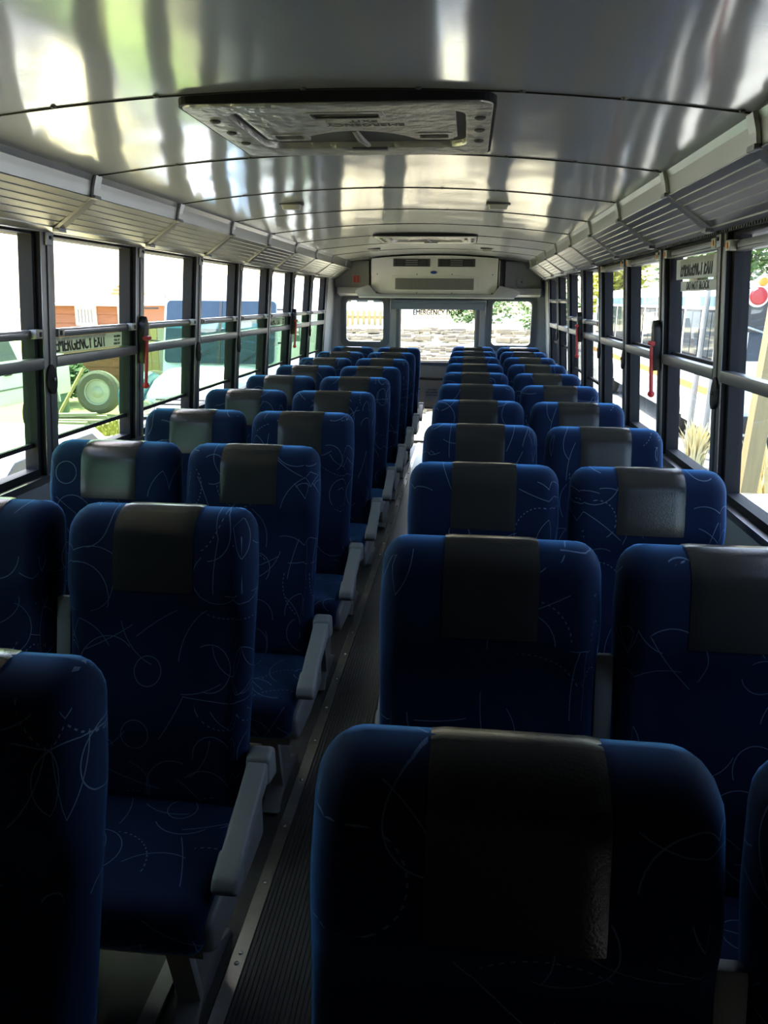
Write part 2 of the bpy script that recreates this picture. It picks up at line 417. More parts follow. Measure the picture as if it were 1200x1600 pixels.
# ------------------------------------------------------------------ side walls
KN = (.914, 1.858); BT = (1.052, 1.768)        # knee and foot of the slatted side panel
for s in (-1, 1):
    nm = SIDES[s]
    w = wbox(MB(), s, YF, YB, 0, ZS-.02, .03, .07).build('wall_'+nm, 'wall_grey'); tag(w, 'lower side wall of the bus under the windows on the ' + VIEW[s], kind='structure')
    wbox(MB(), s, YF, YB, ZS-.03, ZS-.005, -.01, .07).build('sill', 'frame_grey', w)
    wbox(MB(), s, YF, YB, ZG-.004, ZG+.03, -.012, .07).build('window_header', 'frame_grey', w)
    # gutter lip between the slatted panels and the windows
    MB().quadbox([(s*BT[0], YF, BT[1]-.006), (s*(wp(1,0,ZG,0)[0]-.008), YF, ZG-.004), (s*(wp(1,0,ZG,0)[0]-.008), YB, ZG-.004), (s*BT[0], YB, BT[1]-.006),
                  (s*BT[0], YF, BT[1]+.01), (s*1.12, YF, ZG+.03), (s*1.12, YB, ZG+.03), (s*BT[0], YB, BT[1]+.01)]).build('gutter', 'slat_alu', w)
    if s == 1:
        mb = MB(); y = 1.2
        while y < 4.9:
            mb.box(1.069, 1.079, y, y+.011, 1.7445, 1.756); y += .021
        t_ = mb.build('toothed_strip', 'black', w)
    for k in range(KMIN, KMAX+1):
        y = pk(k)
        wbox(MB(), s, y-.045, y+.045, ZS-.02, ZG+.01, .002, .07).build('pillar', 'frame_dark', w, bevel=.004)
        fp = MB(); wbox(fp, s, y-.041, y+.041, ZS-.015, ZG+.006, -.002, .004); fp.build('pillar_face', 'pillar', w, bevel=.002)
        ch = MB(); wbox(ch, s, y-.010, y+.016, ZS, ZG-.03, -.007, .002); ch.build('pillar_channel', 'frame_grey', w, bevel=.002)
        cap = MB(); wbox(cap, s, y-.022, y+.022, ZG-.045, ZG+.004, -.012, .002); cp = cap.build('pillar_cap', 'frame_grey', w, bevel=.003)
        sc_ = MB().lathe([(.006, -.003), (.006, .003)], wp(s, y, ZG-.02, -.013), 'X', 8).build('screw', 'black', cp)
    for k in (-1, 0, 2, 3, 6):
        y = pk(k); c0 = wp(s, y-.004, 1.262, -.004)
        e = [(0.030*math.cos(2*PI*i/20), .052*math.sin(2*PI*i/20)) for i in range(20)]
        pl = MB().prism(e, lambda p, t: (c0[0] - s*t - s*TL*p[1]*0.0, c0[1]+p[0], c0[2]+p[1]), -.004, .008).build('oval_plate', 'frame_dark', w, bevel=.002)
        MB().lathe([(.006, -.006), (.006, .006)], (c0[0]-s*.010, c0[1], c0[2]), 'X', 8).build('bolt', 'screw', pl)
    # solid end panel beside the rear wall
    wbox(MB(), s, pk(KMAX)+.045, YB, ZS-.02, ZG+.01, .012, .07).build('end_panel', 'white_panel', w)
    wbox(MB(), s, YF, pk(-2)-.045, ZS-.02, ZG+.01, .012, .07).build('front_panel', 'rear_dark', w)  # unseen blank in place of windows, added to keep seat fronts dark
    # cove strip, slats and straps
    for k in range(KMIN, KMAX+1):
        y0 = pk(k); y1 = pk(k+1) if k < KMAX else YB
        cv = MB(); pts = [(XE-.004, ZE+.002), (.906, 1.905), (.909, 1.885), KN]
        for (xa, za), (xb, zb) in zip(pts[:-1], pts[1:]):
            cv.quadbox([(s*xa, y0+.002, za), (s*(xa+.01), y0+.002, za), (s*(xa+.01), y1-.002, za), (s*xa, y1-.002, za), (s*xb, y0+.002, zb), (s*(xb+.01), y0+.002, zb), (s*(xb+.01), y1-.002, zb), (s*xb, y1-.002, zb)])
        cv.build('cove_strip', 'slat_alu', w)
        ns = 6; dx, dz = (BT[0]-KN[0])/ns, (BT[1]-KN[1])/ns; ln = math.hypot(dx, dz); nx, nz = dz/ln, -dx/ln   # inward-down normal
        for i in range(ns):
            g = .06
            a = (KN[0]+dx*(i+g*.3), KN[1]+dz*(i+g*.3)); b = (KN[0]+dx*(i+1-g), KN[1]+dz*(i+1-g))
            P = []
            for yy in (y0+.006, y1-.006): pass
            t0, t1 = .001, .004
            P = [(s*(a[0]+nx*t1), y0+.006, a[1]+nz*t1), (s*(b[0]+nx*t0*3), y0+.006, b[1]+nz*t0*3), (s*(b[0]+nx*t0*3), y1-.006, b[1]+nz*t0*3), (s*(a[0]+nx*t1), y1-.006, a[1]+nz*t1),
                 (s*(a[0]-nx*.004), y0+.006, a[1]-nz*.004), (s*(b[0]-nx*.004), y0+.006, b[1]-nz*.004), (s*(b[0]-nx*.004), y1-.006, b[1]-nz*.004), (s*(a[0]-nx*.004), y1-.006, a[1]-nz*.004)]
            sl = MB().quadbox(P).build('slat', 'slat_alu', w)
            if k >= -3: MB().tube([(s*(a[0]+nx*.003), y0+.008, a[1]+nz*.003), (s*(a[0]+nx*.003), y1-.008, a[1]+nz*.003)], .0022, 6).build('slat_edge', 'slat_alu', sl, smooth=True)
        MB().quadbox([(s*KN[0], y0, KN[1]), (s*BT[0], y0, BT[1]), (s*BT[0], y1, BT[1]), (s*KN[0], y1, KN[1]), (s*(KN[0]+.01), y0, KN[1]+.015), (s*(BT[0]+.01), y0, BT[1]+.015), (s*(BT[0]+.01), y1, BT[1]+.015), (s*(KN[0]+.01), y1, KN[1]+.015)]).build('slat_backing', 'slat_alu', w)
        if k > KMIN:
            st = MB(); prof = [(XE-.012, ZE-.001), (.899, 1.885), (KN[0]-.010, KN[1]-.002), (BT[0]-.010, BT[1]-.013)]
            for (xa, za), (xb, zb) in zip(prof[:-1], prof[1:]):
                hw = .021
                st.quadbox([(s*xa, y0-hw, za), (s*xb, y0-hw, zb), (s*xb, y0+hw, zb), (s*xa, y0+hw, za), (s*(xa+.008), y0-hw, za+.006), (s*(xb+.008), y0-hw, zb+.006), (s*(xb+.008), y0+hw, zb+.006), (s*(xa+.008), y0+hw, za+.006)])
            so = st.build('strap', 'strap_alu', w)
            MB().box(s*(BT[0]-.022), s*(BT[0]+.004), y0-.024, y0+.024, BT[1]-.020, BT[1]-.006).build('strap_foot', 'frame_grey', so, bevel=.003)
            MB().box(s*(KN[0]-.016), s*(KN[0]+.002), y0-.023, y0+.023, KN[1]-.008, KN[1]+.004).build('strap_clip', 'frame_grey', so, bevel=.002)

# ------------------------------------------------------------------ side windows
def sticker(parent, s, y0, y1, z0, z1, d, lines, extra=True):
    b = MB(); wbox(b, s, y0, y1, z0, z1, d, d+.0012)
    st = b.build('sticker', 'sticker', parent)
    L_, H_ = (y1-y0), (z1-z0)
    rot = Matrix(((0, 0, -s), (s and -s*1.0, 0, 0), (0, 1, 0)))       # text x -> along the wall, text y -> up
    for (txt, size, cu, cv, sx) in lines:
        me = text_mesh(txt, size, 'ink', sx)
        # reading direction: for a viewer inside facing the wall
        me.transform(Matrix(((0, 0, -s, 0), (-s, 0, 0, 0), (0, 1, 0, 0), (0, 0, 0, 1))))
        u = y0 + (cu if s < 0 else 1-cu)*L_; z = z0 + cv*H_
        o = link('lettering', me, st, wp(s, u, z, d-.0006))
    return st
sash_left = {k: 1.432 for k in range(KMIN, KMAX)}
sash_right = {-5: 1.735, -4: 1.735, -3: 1.735, -2: 1.735, -1: 1.722, 0: 1.738, 1: 1.738, 2: 1.738, 3: 1.425, 4: 1.428, 5: 1.558, 6: 1.558}
wn_ = 0
ORD = ['first', 'second', 'third', 'fourth', 'fifth', 'sixth', 'seventh', 'eighth', 'ninth', 'tenth', 'eleventh', 'twelfth']
for s, sash in ((-1, sash_left), (1, sash_right)):
    for k in range(-2, KMAX):
        wn_ += 1
        ya, yb = pk(k)+.045, pk(k+1)-.045; zt = sash[k]
        w = thing('window_%d' % wn_, 'sliding bus window, %s from the rear wall, on the %s' % (ORD[KMAX-1-k], VIEW[s]), None, wp(s, (ya+yb)/2, ZS, 0), kind='structure')
        o0 = Vector(w.location)
        def put(mb, name, m, par=w, **kw):
            mb.v = [tuple(Vector(v)-o0) for v in mb.v]; return mb.build(name, m, par, **kw)
        fr = MB()
        wbox(fr, s, ya-.001, ya+.020, ZS-.01, ZG, .018, .066); wbox(fr, s, yb-.020, yb+.001, ZS-.01, ZG, .018, .066)
        wbox(fr, s, ya, yb, ZS-.01, ZS+.02, .018, .066); wbox(fr, s, ya, yb, ZG-.012, ZG, .018, .066)
        put(fr, 'window_frame', 'frame_dark')
        rl = MB(); wbox(rl, s, ya-.002, yb+.002, 1.300, 1.338, -.004, .034); put(rl, 'middle_rail', 'frame_grey', bevel=.004)
        lo = MB(); wbox(lo, s, ya+.018, yb-.018, ZS+.018, 1.31, .052, .056); put(lo, 'pane', 'glass_clear')
        # sliding sash
        zb_ = zt - .405
        sh = MB(); wbox(sh, s, ya+.019, yb-.019, zb_+.012, zt-.01, .040, .044); put(sh, 'sash_pane', 'glass_green' if s < 0 else 'glass_clear')
        tr = MB(); wbox(tr, s, ya+.004, yb-.004, zt-.030, zt, .014, .048); wbox(tr, s, ya+.03, yb-.08, zt-.022, zt-.008, .004, .02)
        top = put(tr, 'sash_rail', 'frame_grey', bevel=.003)
        br = MB(); wbox(br, s, ya+.019, yb-.019, zb_, zb_+.016, .034, .050); put(br, 'sash_rail', 'frame_dark')
        for e, sg in ((ya, 1), (yb, -1)):
            la = MB(); wbox(la, s, e+sg*.006-.0, e+sg*.05, zt-.028, zt+.002, -.006, .02)
            lo_ = put(la, 'latch', 'lamp_grey', par=top, bevel=.002)
            bt = MB(); wbox(bt, s, min(e+sg*.018, e+sg*.030), max(e+sg*.018, e+sg*.030), zt-.022, zt-.006, -.009, -.004); put(bt, 'latch_button', 'orange' if s > 0 else 'black', par=top)
        if s < 0 and k in (0, 4):
            z1 = zt-.034
            stk = sticker(w, s, ya+.01, yb-.055, 1.341, z1, .0385, [('EMERGENCY EXIT', .074, .41, .5, .68), ('TO OPEN', .014, .92, .72, 1), ('PULL UP', .014, .92, .45, 1), ('PUSH OUT', .014, .92, .2, .9)])
        if s > 0 and k == 0:
            stk = sticker(w, s, ya+.01, yb-.03, 1.628, 1.702, .0385, [('EMERGENCY EXIT', .088, .43, .5, .58), ('TO OPEN', .015, .92, .75, 1), ('PULL UP', .015, .92, .5, 1), ('PUSH OUT', .015, .92, .25, .9)])
            s2 = sticker(w, s, ya+.12, yb-.10, 1.584, 1.620, .0385, [('DO NOT BLOCK', .040, .5, .5, .95)])
        for c in list(w.children):
            if c.name.startswith('sticker'):
                c.location = Vector(c.location) - o0

# ------------------------------------------------------------------ rear wall, rear windows, emergency door
bk = MB()
YW = (YB, YB+.05)
LW = (-1.0, -.57, 1.09, 1.545); RW = (.565, 1.0, 1.07, 1.55); DX = .46; DT = 1.54
bk.box(-1.2, -1.0, *YW, 0, 2.02); bk.box(1.0, 1.2, *YW, 0, 2.02)
bk.box(-1.0, 1.0, *YW, 1.55, 2.02)
bk.box(-1.0, -DX, *YW, 0, LW[2]); bk.box(DX, 1.0, *YW, 0, RW[2])
bk.box(-.57, -DX, *YW, LW[2], 1.55); bk.box(DX, .565, *YW, RW[2], 1.55)
bk.box(-DX, DX, *YW, 1.53, 1.56)
wb = bk.build('wall_back', 'rear_grey'); tag(wb, 'grey rear wall of the bus around the emergency door', kind='structure')
for i, q in enumerate((LW, RW)):
    wn_ += 1
    w = thing('window_%d' % wn_, 'fixed rear window beside the emergency door on the ' + VIEW[-1 if i == 0 else 1], None, (0, YB, 0), kind='structure')
    o = rrect(q[0]-.045, q[1]+.045, q[2]-.045, q[3]+.04, .06); inn = rrect(q[0]+.006, q[1]-.006, q[2]+.006, q[3]-.006, .05)
    MB().ring(o, inn, lambda p, t: (p[0], t, p[1]), -.022, .05).build('window_frame', 'rear_dark', w)
    o2 = rrect(q[0]+.0, q[1]-.0, q[2]+.0, q[3]-.0, .05); i2 = rrect(q[0]+.014, q[1]-.014, q[2]+.014, q[3]-.014, .045)
    MB().ring(o2, i2, lambda p, t: (p[0], t, p[1]), -.028, .02).build('window_seal', 'frame_grey', w)
    MB().box(q[0], q[1], .028, .032, q[2], q[3]).build('pane', 'glass', w)
    # light soffit tray above the window
    x0, x1 = (-1.06, -.74) if i == 0 else (.74, 1.06)
    MB().prism([(YB-.16, 1.60), (YB-.02, 1.575), (YB, 1.575), (YB, 1.665), (YB-.16, 1.665)], lambda p, t: (t, p[0], p[1]), x0, x1).build('soffit', 'white_panel', wb, bevel=.006)
    xc = -.9 if i == 0 else .88
    up = MB().box(xc-.19, xc+.17, YB-.12, YB, 1.665, 1.93).build('corner_panel', 'rear_grey', wb)
rs = MB().box(-.905, -.82, YB-.1225, YB-.1195, 1.70, 1.80).build('sticker', 'sticker', wb)
MB().box(-.892, -.868, YB-.124, YB-.1222, 1.715, 1.785).build('red_mark', 'red_print', rs); MB().box(-.858, -.833, YB-.124, YB-.1222, 1.715, 1.785).build('red_mark', 'red_print', rs)
rd = MB().lathe([(.055, 0), (.055, -.012), (.02, -.014)], (.86, YB-.12, 1.73), 'Y', 20).build('round_plate', 'rear_grey', wb, smooth=True)
MB().lathe([(.010, 0), (.010, -.012)], (.86, YB-.133, 1.73), 'Y', 10).build('bolt', 'ac_dark', rd)

dr = thing('door_1', 'emergency door in the rear wall with a large upper window and a low window', None, (0, YB, 0), kind='structure')
d = MB(); dy = (-.012, .045)
d.box(-DX, -.42, *dy, .0, 1.53); d.box(.42, DX, *dy, .0, 1.53); d.box(-.42, .42, *dy, .40, .885); d.box(-.42, .42, *dy, 1.49, 1.53); d.box(-.42, .42, *dy, 0, .03)
d.build('door_panel', 'beige', dr)
MB().ring(rrect(-.445, .445, .86, 1.515, .03), rrect(-.412, .412, .893, 1.485, .03), lambda p, t: (p[0], t, p[1]), -.03, .0).build('window_frame', 'rear_dark', dr)
MB().ring(rrect(-.43, .43, .87, 1.50, .03), rrect(-.395, .395, .91, 1.47, .02), lambda p, t: (p[0], t, p[1]), -.005, .045).build('window_seal', 'beige', dr)
MB().box(-.42, .42, .018, .022, .885, 1.49).build('pane', 'glass', dr)
MB().ring(rrect(-.40, .40, .012, .405, .03), rrect(-.37, .37, .03, .385, .03), lambda p, t: (p[0], t, p[1]), -.02, .0).build('window_frame', 'frame_grey', dr)
MB().box(-.42, .42, .018, .022, .02, .40).build('pane', 'glass', dr)
bar = MB().tube([(-.30, -.05, .80), (-.20, -.06, .72), (-.02, -.06, .715), (.30, -.05, .715)], .014, 8).build('latch_bar', 'black', dr, smooth=True)
MB().quadbox([(-.42, -.03, .86), (-.35, -.03, .86), (-.17, -.03, .60), (-.235, -.03, .56), (-.42, -.045, .86), (-.35, -.045, .86), (-.17, -.05, .60), (-.235, -.05, .56)]).build('door_handle', 'black', dr, bevel=.004)
st = MB().box(-.12, .04, -.015, -.0115, .47, .62).build('sticker', 'sticker', dr)
for i, (t_, z) in enumerate((('TO OPEN', .595), ('LIFT HANDLE', .565), ('PUSH DOOR', .535))):
    me = text_mesh(t_, .022, 'ink'); me.transform(Matrix.Rotation(PI/2, 4, 'X')); link('lettering', me, st, (-.04, -.0155, z))
sg = MB().box(-.30, .24, .012, .0135, 1.372, 1.470)
me = text_mesh('EMERGENCY DOOR', .080, 'ink', .74); me.transform(Matrix.Rotation(PI/2, 4, 'X')); link('lettering', me, dr, (-.0, .0155, 1.412))
me = text_mesh('DO NOT OBSTRUCT', .038, 'red_print', .85); me.transform(Matrix.Rotation(PI/2, 4, 'X')); link('lettering', me, dr, (.02, .0155, 1.36))

# roller blind over the door
bl = thing('roller_blind', 'blue-grey rolled blind above the emergency door window', 'blind', (0, YB-.04, 1.5))
MB().box(-.50, .50, -.012, .0, -.055, .035).build('blind_cloth', 'blind', bl, bevel=.003)
MB().tube([(-.5, -.004, .03), (.5, -.004, .03)], .022, 10).build('roller', 'blind', bl, smooth=True)
for x in (-.505, .505): MB().tube([(x, -.02, .04), (x, -.03, -.02), (x, -.02, -.10)], .004, 6).build('pull_cord', 'cord', bl)

# ------------------------------------------------------------------ rear air conditioner
YA = 8.02
ac = thing('air_conditioner', 'pale rear air conditioner under the ceiling with two dark outlets and a grille', 'air conditioner', (0, YA, 1.6))
bd = MB(); n = 24
top = [(-.66 + 1.26*i/n, zc(-.66+1.26*i/n)-.012-1.6) for i in range(n+1)]
out = top + [(.60, .05), (.565, .0), (-.60, .0), (-.66, .05)]
bd.prism(list(reversed(out)), lambda p, t: (p[0], t, p[1]), 0, .48); bd.build('casing', 'ac_white', ac, bevel=.006)
tray = [(-.82, .02), (-.78, -.035), (.77, -.035), (.83, .02), (.77, .055), (.62, .085), (.56, .0), (-.60, .0), (-.68, .085), (-.78, .055)]
MB().prism(tray, lambda p, t: (p[0], t, p[1]), -.05, .42).build('drip_tray', 'ac_grey', ac, bevel=.012)
MB().box(-.78, .77, -.052, -.03, -.042, -.028).build('tray_lip', 'ac_white', ac)
for x0, x1 in ((-.44, -.07), (.005, .375)):
    ou = MB().box(x0, x1, -.006, .02, .262, .338).build('outlet', 'ac_dark', ac)
    for i in range(4): MB().box(x0+.015, x1-.015, -.012, -.004, .272+i*.016, .278+i*.016).build('vane', 'frame_dark', ou)
    for i in range(3): MB().box((x0+x1)/2-.06, (x0+x1)/2+.06, -.014, -.006, .276+i*.02, .284+i*.02).build('louvre', 'grey_plastic', ou)
    for j in range(5):
        xx = x0+.03+j*.075
        MB().box(xx, xx+.004, -.013, -.005, .268, .332).build('vane', 'frame_dark', ou)
fg = MB().box(-.455, .415, -.008, .01, .028, .172).build('filter_frame', 'ac_white', ac, bevel=.003)
gr = MB().box(-.418, .368, -.0105, .0, .042, .152).build('grille', 'ac_grey', ac)
for i in range(56): MB().box(-.412+i*.014, -.408+i*.014, -.015, -.010, .044, .150).build('grille_bar', 'grey_plastic', gr)
lg = MB().prism([(.034*math.cos(2*PI*i/24), .015*math.sin(2*PI*i/24)) for i in range(24)], lambda p, t: (p[0]-.035, t, p[1]+.208), -.008, 0).build('oval_badge', 'chrome', ac)
MB().prism([(.030*math.cos(2*PI*i/24), .0125*math.sin(2*PI*i/24)) for i in range(24)], lambda p, t: (p[0]-.035, t, p[1]+.208), -.0095, -.007).build('badge_face', 'blue_oval', lg)
for x in (-.60, -.20, .15, .55):
    for z in (.19, .012): MB().lathe([(.006, 0), (.005, -.004)], (x, 0, z), 'Y', 8).build('screw', 'ac_dark', ac, smooth=True)
MB().box(.612, .618, -.003, .3, .06, .32).build('side_trim', 'ac_white', ac)

# ------------------------------------------------------------------ unseen blank wall behind the camera, shuts out windscreen light to darken seats
fw = MB(); fy = (YF-.06, YF)
fw.box(-1.2, 1.2, *fy, 0, 2.02)
w_ = fw.build('wall_front', 'rear_dark'); tag(w_, 'dark front bulkhead of the bus', kind='structure')

# ------------------------------------------------------------------ roof hatches
def make_hatch():
    h = thing('roof_hatch', '', 'hatch', (0, 0, 0))
    fo = rrect(-.345, .345, 0, .56, .035); fi = rrect(-.265, .285, .065, .455, .05)
    fn = lambda p, t: (p[0], p[1], t)
    MB().ring(fo, fi, fn, -.040, .012).build('hatch_frame', 'hatch_grey', h, bevel=.006)
    MB().ring(rrect(-.352, .352, -.008, .568, .04), rrect(-.338, .338, .006, .554, .03), fn, -.034, .014).build('frame_edge', 'frame_dark', h)
    MB().box(-.30, .32, .03, .49, -.0145, .002).build('hatch_well', 'hatch_dark', h)
    # lid lining: a plate with an arched bite out of its rear edge
    pts = [(-.235, .075), (.255, .075), (.262, .09), (.262, .37), (.24, .40), (.165, .40), (.15, .385)]
    for i in range(13):
        a = i/12; x = .15 - .30*a; pts.append((x, .385 - .095*math.sin(PI*a)**.7))
    pts += [(-.165, .40), (-.225, .40), (-.245, .375), (-.245, .09)]
    lid = MB().prism(pts, fn, -.027, -.016).build('lid_lining', 'hatch_grey', h, bevel=.003)
    slots = ((-.075, .085, .11, .155), (-.215, -.14, .325, .37), (.165, .24, .325, .37))
    cut(lid, [MB().box(*q, -.05, .0) for q in slots])
    for x0, x1, y0, y1 in ((-.075, .085, .11, .155), (-.215, -.14, .325, .37), (.165, .24, .325, .37)):
        MB().ring(rrect(x0-.012, x1+.012, y0-.012, y1+.012, .008, 2), rrect(x0, x1, y0, y1, .005, 2), fn, -.0305, -.022).build('slot_rim', 'hatch_grey', lid)
    for t, y, sz in (('EMERGENCY', .225, .034), ('EXIT', .185, .034)):
        me = text_mesh(t, sz, 'hatch_print'); me.transform(Matrix(((1, 0, 0, 0), (0, -1, 0, 0), (0, 0, -1, 0), (0, 0, 0, 1)))); 
        me.transform(Matrix.Rotation(PI, 4, 'Z')); link('lettering', me, lid, (.04, y, -.0276))
    hd = MB().tube([(.0, .30, -.02), (.008, .36, -.034), (.02, .43, -.036)], [.008, .011, .008], 8).build('release_handle', 'grey_plastic', h, smooth=True)
    MB().box(-.03, .07, .452, .478, -.048, -.036).build('latch_plate', 'frame_grey', h, bevel=.003)
    for x in (-.305, .318):
        for y in (.13, .25, .37):
            MB().lathe([(.013, -.038), (.013, -.044), (.008, -.048)], (x, y, 0), 'Z', 10).build('bolt', 'hatch_dark', h, smooth=True)
    return h
h1 = make_hatch(); h1.location = (.01, 1.84, 1.981); h1.scale = (1.02, 1.11, .66); h1['label'] = 'grey escape hatch in the ceiling, the large one nearer the front, lid lining with slots'
h2 = copy_tree(h1); h2.location = (.01, 5.52, 1.981); h2['label'] = 'grey escape hatch in the ceiling just ahead of the rear air conditioner'
for h in (h1, h2): h['group'] = 'roof hatches'

# ------------------------------------------------------------------ ceiling lamps
def make_lamp():
    t = thing('ceiling_lamp', '', 'lamp')
    MB().prism(rrect(-.055, .055, -.028, .028, .012, 3), lambda p, q: (p[0], p[1], q), -.008, .006).build('lamp_base', 'hatch_dark', t, bevel=.002)
    MB().prism(rrect(-.046, .046, -.022, .022, .010, 3), lambda p, q: (p[0]*(1 if q > -.02 else .85), p[1]*(1 if q > -.02 else .8), q), -.028, -.006).build('lamp_lens', 'lamp_grey', t, bevel=.005)
    return t
l0 = make_lamp()
for i, (x, y, lab) in enumerate(((-.50, 3.70, 'small grey ceiling lamp between the hatches on the pickup truck side'), (.44, 3.75, 'small grey ceiling lamp between the hatches on the striped white bus side'),
                                 (-.50, 6.9, 'small grey ceiling lamp near the air conditioner on the pickup truck side'), (.46, 6.85, 'small grey ceiling lamp near the air conditioner on the striped white bus side'))):
    l = l0 if i == 0 else copy_tree(l0); l.location = (x, y, zc(x)); l['label'] = lab; l['group'] = 'ceiling lamps'

# ------------------------------------------------------------------ emergency hammers on the pillars
def make_hammer(s):
    t = thing('emergency_hammer', '', 'hammer')
    MB().prism([(-.02, -.10), (.02, -.10), (.026, .03), (.022, .075), (.0, .105), (-.022, .075), (-.026, .03)], lambda p, q: (-s*q, p[0], p[1]), -.004, .03).build('holder', 'black', t, bevel=.005)
    MB().tube([(-s*.034, -.012, .0), (-s*.036, -.016, -.10), (-s*.036, -.02, -.19)], [.009, .008, .008], 8).build('handle', 'red', t, smooth=True)
    MB().lathe([(.004, -.012), (.014, -.006), (.014, .006), (.004, .012)], (-s*.036, -.02, -.195), 'Y', 10).build('handle_knob', 'red', t, smooth=True)
    MB().tube([(-s*.034, -.035, .012), (-s*.034, .02, .012)], .010, 8).build('hammer_head', 'red', t, smooth=True)
    return t
for s, k, z, lab in ((-1, 1, 1.36, 'red hammer in black holder on the pillar beside the near-side exit sticker window'), (-1, 5, 1.36, 'red hammer in black holder on the window pillar behind the hooded bus bonnet'),
                     (1, 1, 1.37, 'red hammer in black holder on the pillar next to the closed exit sticker window'), (1, 4, 1.37, 'red hammer in black holder between two lowered windows on the striped bus side')):
    h = make_hammer(s); h.location = wp(s, pk(k)-.005, z, -.004); h['label'] = lab; h['group'] = 'emergency hammers'
    h.rotation_euler = (0, s*math.atan(TL)*-1, 0)

# ------------------------------------------------------------------ seats
REC = math.tan(math.radians(13)); ZTOP = 1.078; ZBOT = .40; HWID = .219
def seat_prof(z):
    """front surface distance ahead of the back plane, at height z (not reclined)"""
    t = (z-ZBOT)/(ZTOP-ZBOT)
    lum = .022*math.exp(-((t-.30)/.17)**2)
    head = .040/(1+math.exp(-(z-.86)/.016)) 
    return .085 + lum + head*math.exp(-((z-.97)/.16)**4)
def seat_pt(x, z, front, off=0):
    rc = .055; hw = HWID - .008*max(0, min(1, (.82-z)/.3))
    hw += .004*math.exp(-((z-.93)/.07)**2)
    # distance to the outline
    ax = abs(x)
    if z > ZTOP-rc and ax > hw-rc: d = rc - math.hypot(z-(ZTOP-rc), ax-(hw-rc))
    else: d = min(hw-ax, ZTOP-z)
    d = max(0, min(d, z-ZBOT+.0))
    r = .048; e = math.sqrt(max(0, 1-(1-min(d/r, 1))**2))
    full = seat_prof(z) + (.018*max(0, (ax-.13)/.09)**1.5 if z < .86 else .006*max(0, (ax-.11)/.11)) - (.012 if ax < .10 and .42 < z < .82 else 0)*0
    mid = .05
    y = -(mid + (full-mid)*e) - off*e if front else -(mid - mid*e) + off*e
    y += REC*(z-ZTOP) + .035
    zz = z + (off if d < .02 else 0)*0
    return Vector((x, y, zz))
def outline_hw(z):
    rc = .055; hw = HWID - .008*max(0, min(1, (.82-z)/.3)) + .004*math.exp(-((z-.93)/.07)**2)
    if z > ZTOP-rc: hw = hw - rc + math.sqrt(max(0, rc*rc-(z-(ZTOP-rc))**2))
    return hw
def seat_back_mesh():
    zs = []
    nz = 34
    for i in range(nz+1):
        t = i/nz; zs.append(ZBOT + (ZTOP-ZBOT)*(t - .055*math.sin(2*PI*t)*0.9 if False else 0.5-0.5*math.cos(PI*(t*.86+.07))) )
    a0, a1 = zs[0], zs[-1]; zs = [ZBOT + (ZTOP-ZBOT)*(z-a0)/(a1-a0) for z in zs]
    nx = 22; as_ = [math.sin(PI/2*(2*i/nx-1)) for i in range(nx+1)]
    v, f, uv = [], [], []
    idx = {}
    for side in (1, 0):
        for j, z in enumerate(zs):
            hw = outline_hw(z)
            for i, a in enumerate(as_):
                bd = j in (0, nz) or i in (0, nx)
                if side == 0 and bd: idx[(0, j, i)] = idx[(1, j, i)]; continue
                p = seat_pt(a*hw, z, side == 1); idx[(side, j, i)] = len(v); v.append(tuple(p)); uv.append((a*hw, z))
    for side in (1, 0):
        for j in range(nz):
            for i in range(nx):
                q = [idx[(side, j, i)], idx[(side, j, i+1)], idx[(side, j+1, i+1)], idx[(side, j+1, i)]]
                f.append(q if side else q[::-1])
    me = bpy.data.meshes.new('backrest'); me.from_pydata(v, [], f); me.update()
    ul = me.uv_layers.new(name='UVMap')
    for l in me.loops:
        p = v[l.vertex_index]; base = uv[l.vertex_index]
        ul.data[l.index].uv = (base[0]*1.08 + (p[1]*.6 if abs(base[0]) > .19 else 0)*(1 if base[0] > 0 else -1), base[1]*1.05)
    for p in me.polygons: p.use_smooth = True
    me.materials.append(MATS['fabric'])
    bm = bmesh.new(); bm.from_mesh(me); bmesh.ops.recalc_face_normals(bm, faces=bm.faces); bm.to_mesh(me); bm.free()
    return me
def head_cover_mesh():
    """vinyl panel wrapped over the top of the backrest"""
    path = []
    for i in range(15): path.append((.905 + (ZTOP-.905)*math.sin(PI/2*i/14), True))
    for i in range(6): path.append((ZTOP - .10*(1-math.cos(PI/2*(i+1)/6)), False))
    v, f = [], []; hw = .093; n = 12
    for z, fr in path:
        for i in range(n+1):
            x = -hw + 2*hw*i/n
            p = seat_pt(x, min(z, ZTOP-.0005), fr)
            # push outwards by 2.5 mm away from the core of the headrest
            c = Vector((x, REC*(z-ZTOP)-.025, min(z, ZTOP-.05)))
            dirv = Vector((0, p.y-c.y, p.z-c.z)); dirv.normalize(); p = p + dirv*(.0028 if 0 < i < n else .0008)
            v.append(tuple(p))
    m = len(path)
    for j in range(m-1):
        for i in range(n): a = j*(n+1)+i; f.append((a, a+1, a+n+2, a+n+1))
    me = bpy.data.meshes.new('headrest_cover'); me.from_pydata(v, [], f); me.update()
    for p in me.polygons: p.use_smooth = True
    me.materials.append(MATS['vinyl'])
    return me
def cushion_mesh():
    mb = MB().box(-.215, .215, -.50, -.06, .29, .415)
    me = mb.mesh('seat_cushion', 'fabric', bevel=.045, bseg=5)
    bm = bmesh.new(); bm.from_mesh(me); ul = bm.loops.layers.uv.new('UVMap')
    for fc in bm.faces:
        for l in fc.loops: l[ul].uv = (l.vert.co.x, l.vert.co.y + l.vert.co.z)
    bm.to_mesh(me); bm.free(); return me
ME_BACK, ME_HEAD, ME_CUSH = seat_back_mesh(), head_cover_mesh(), cushion_mesh()
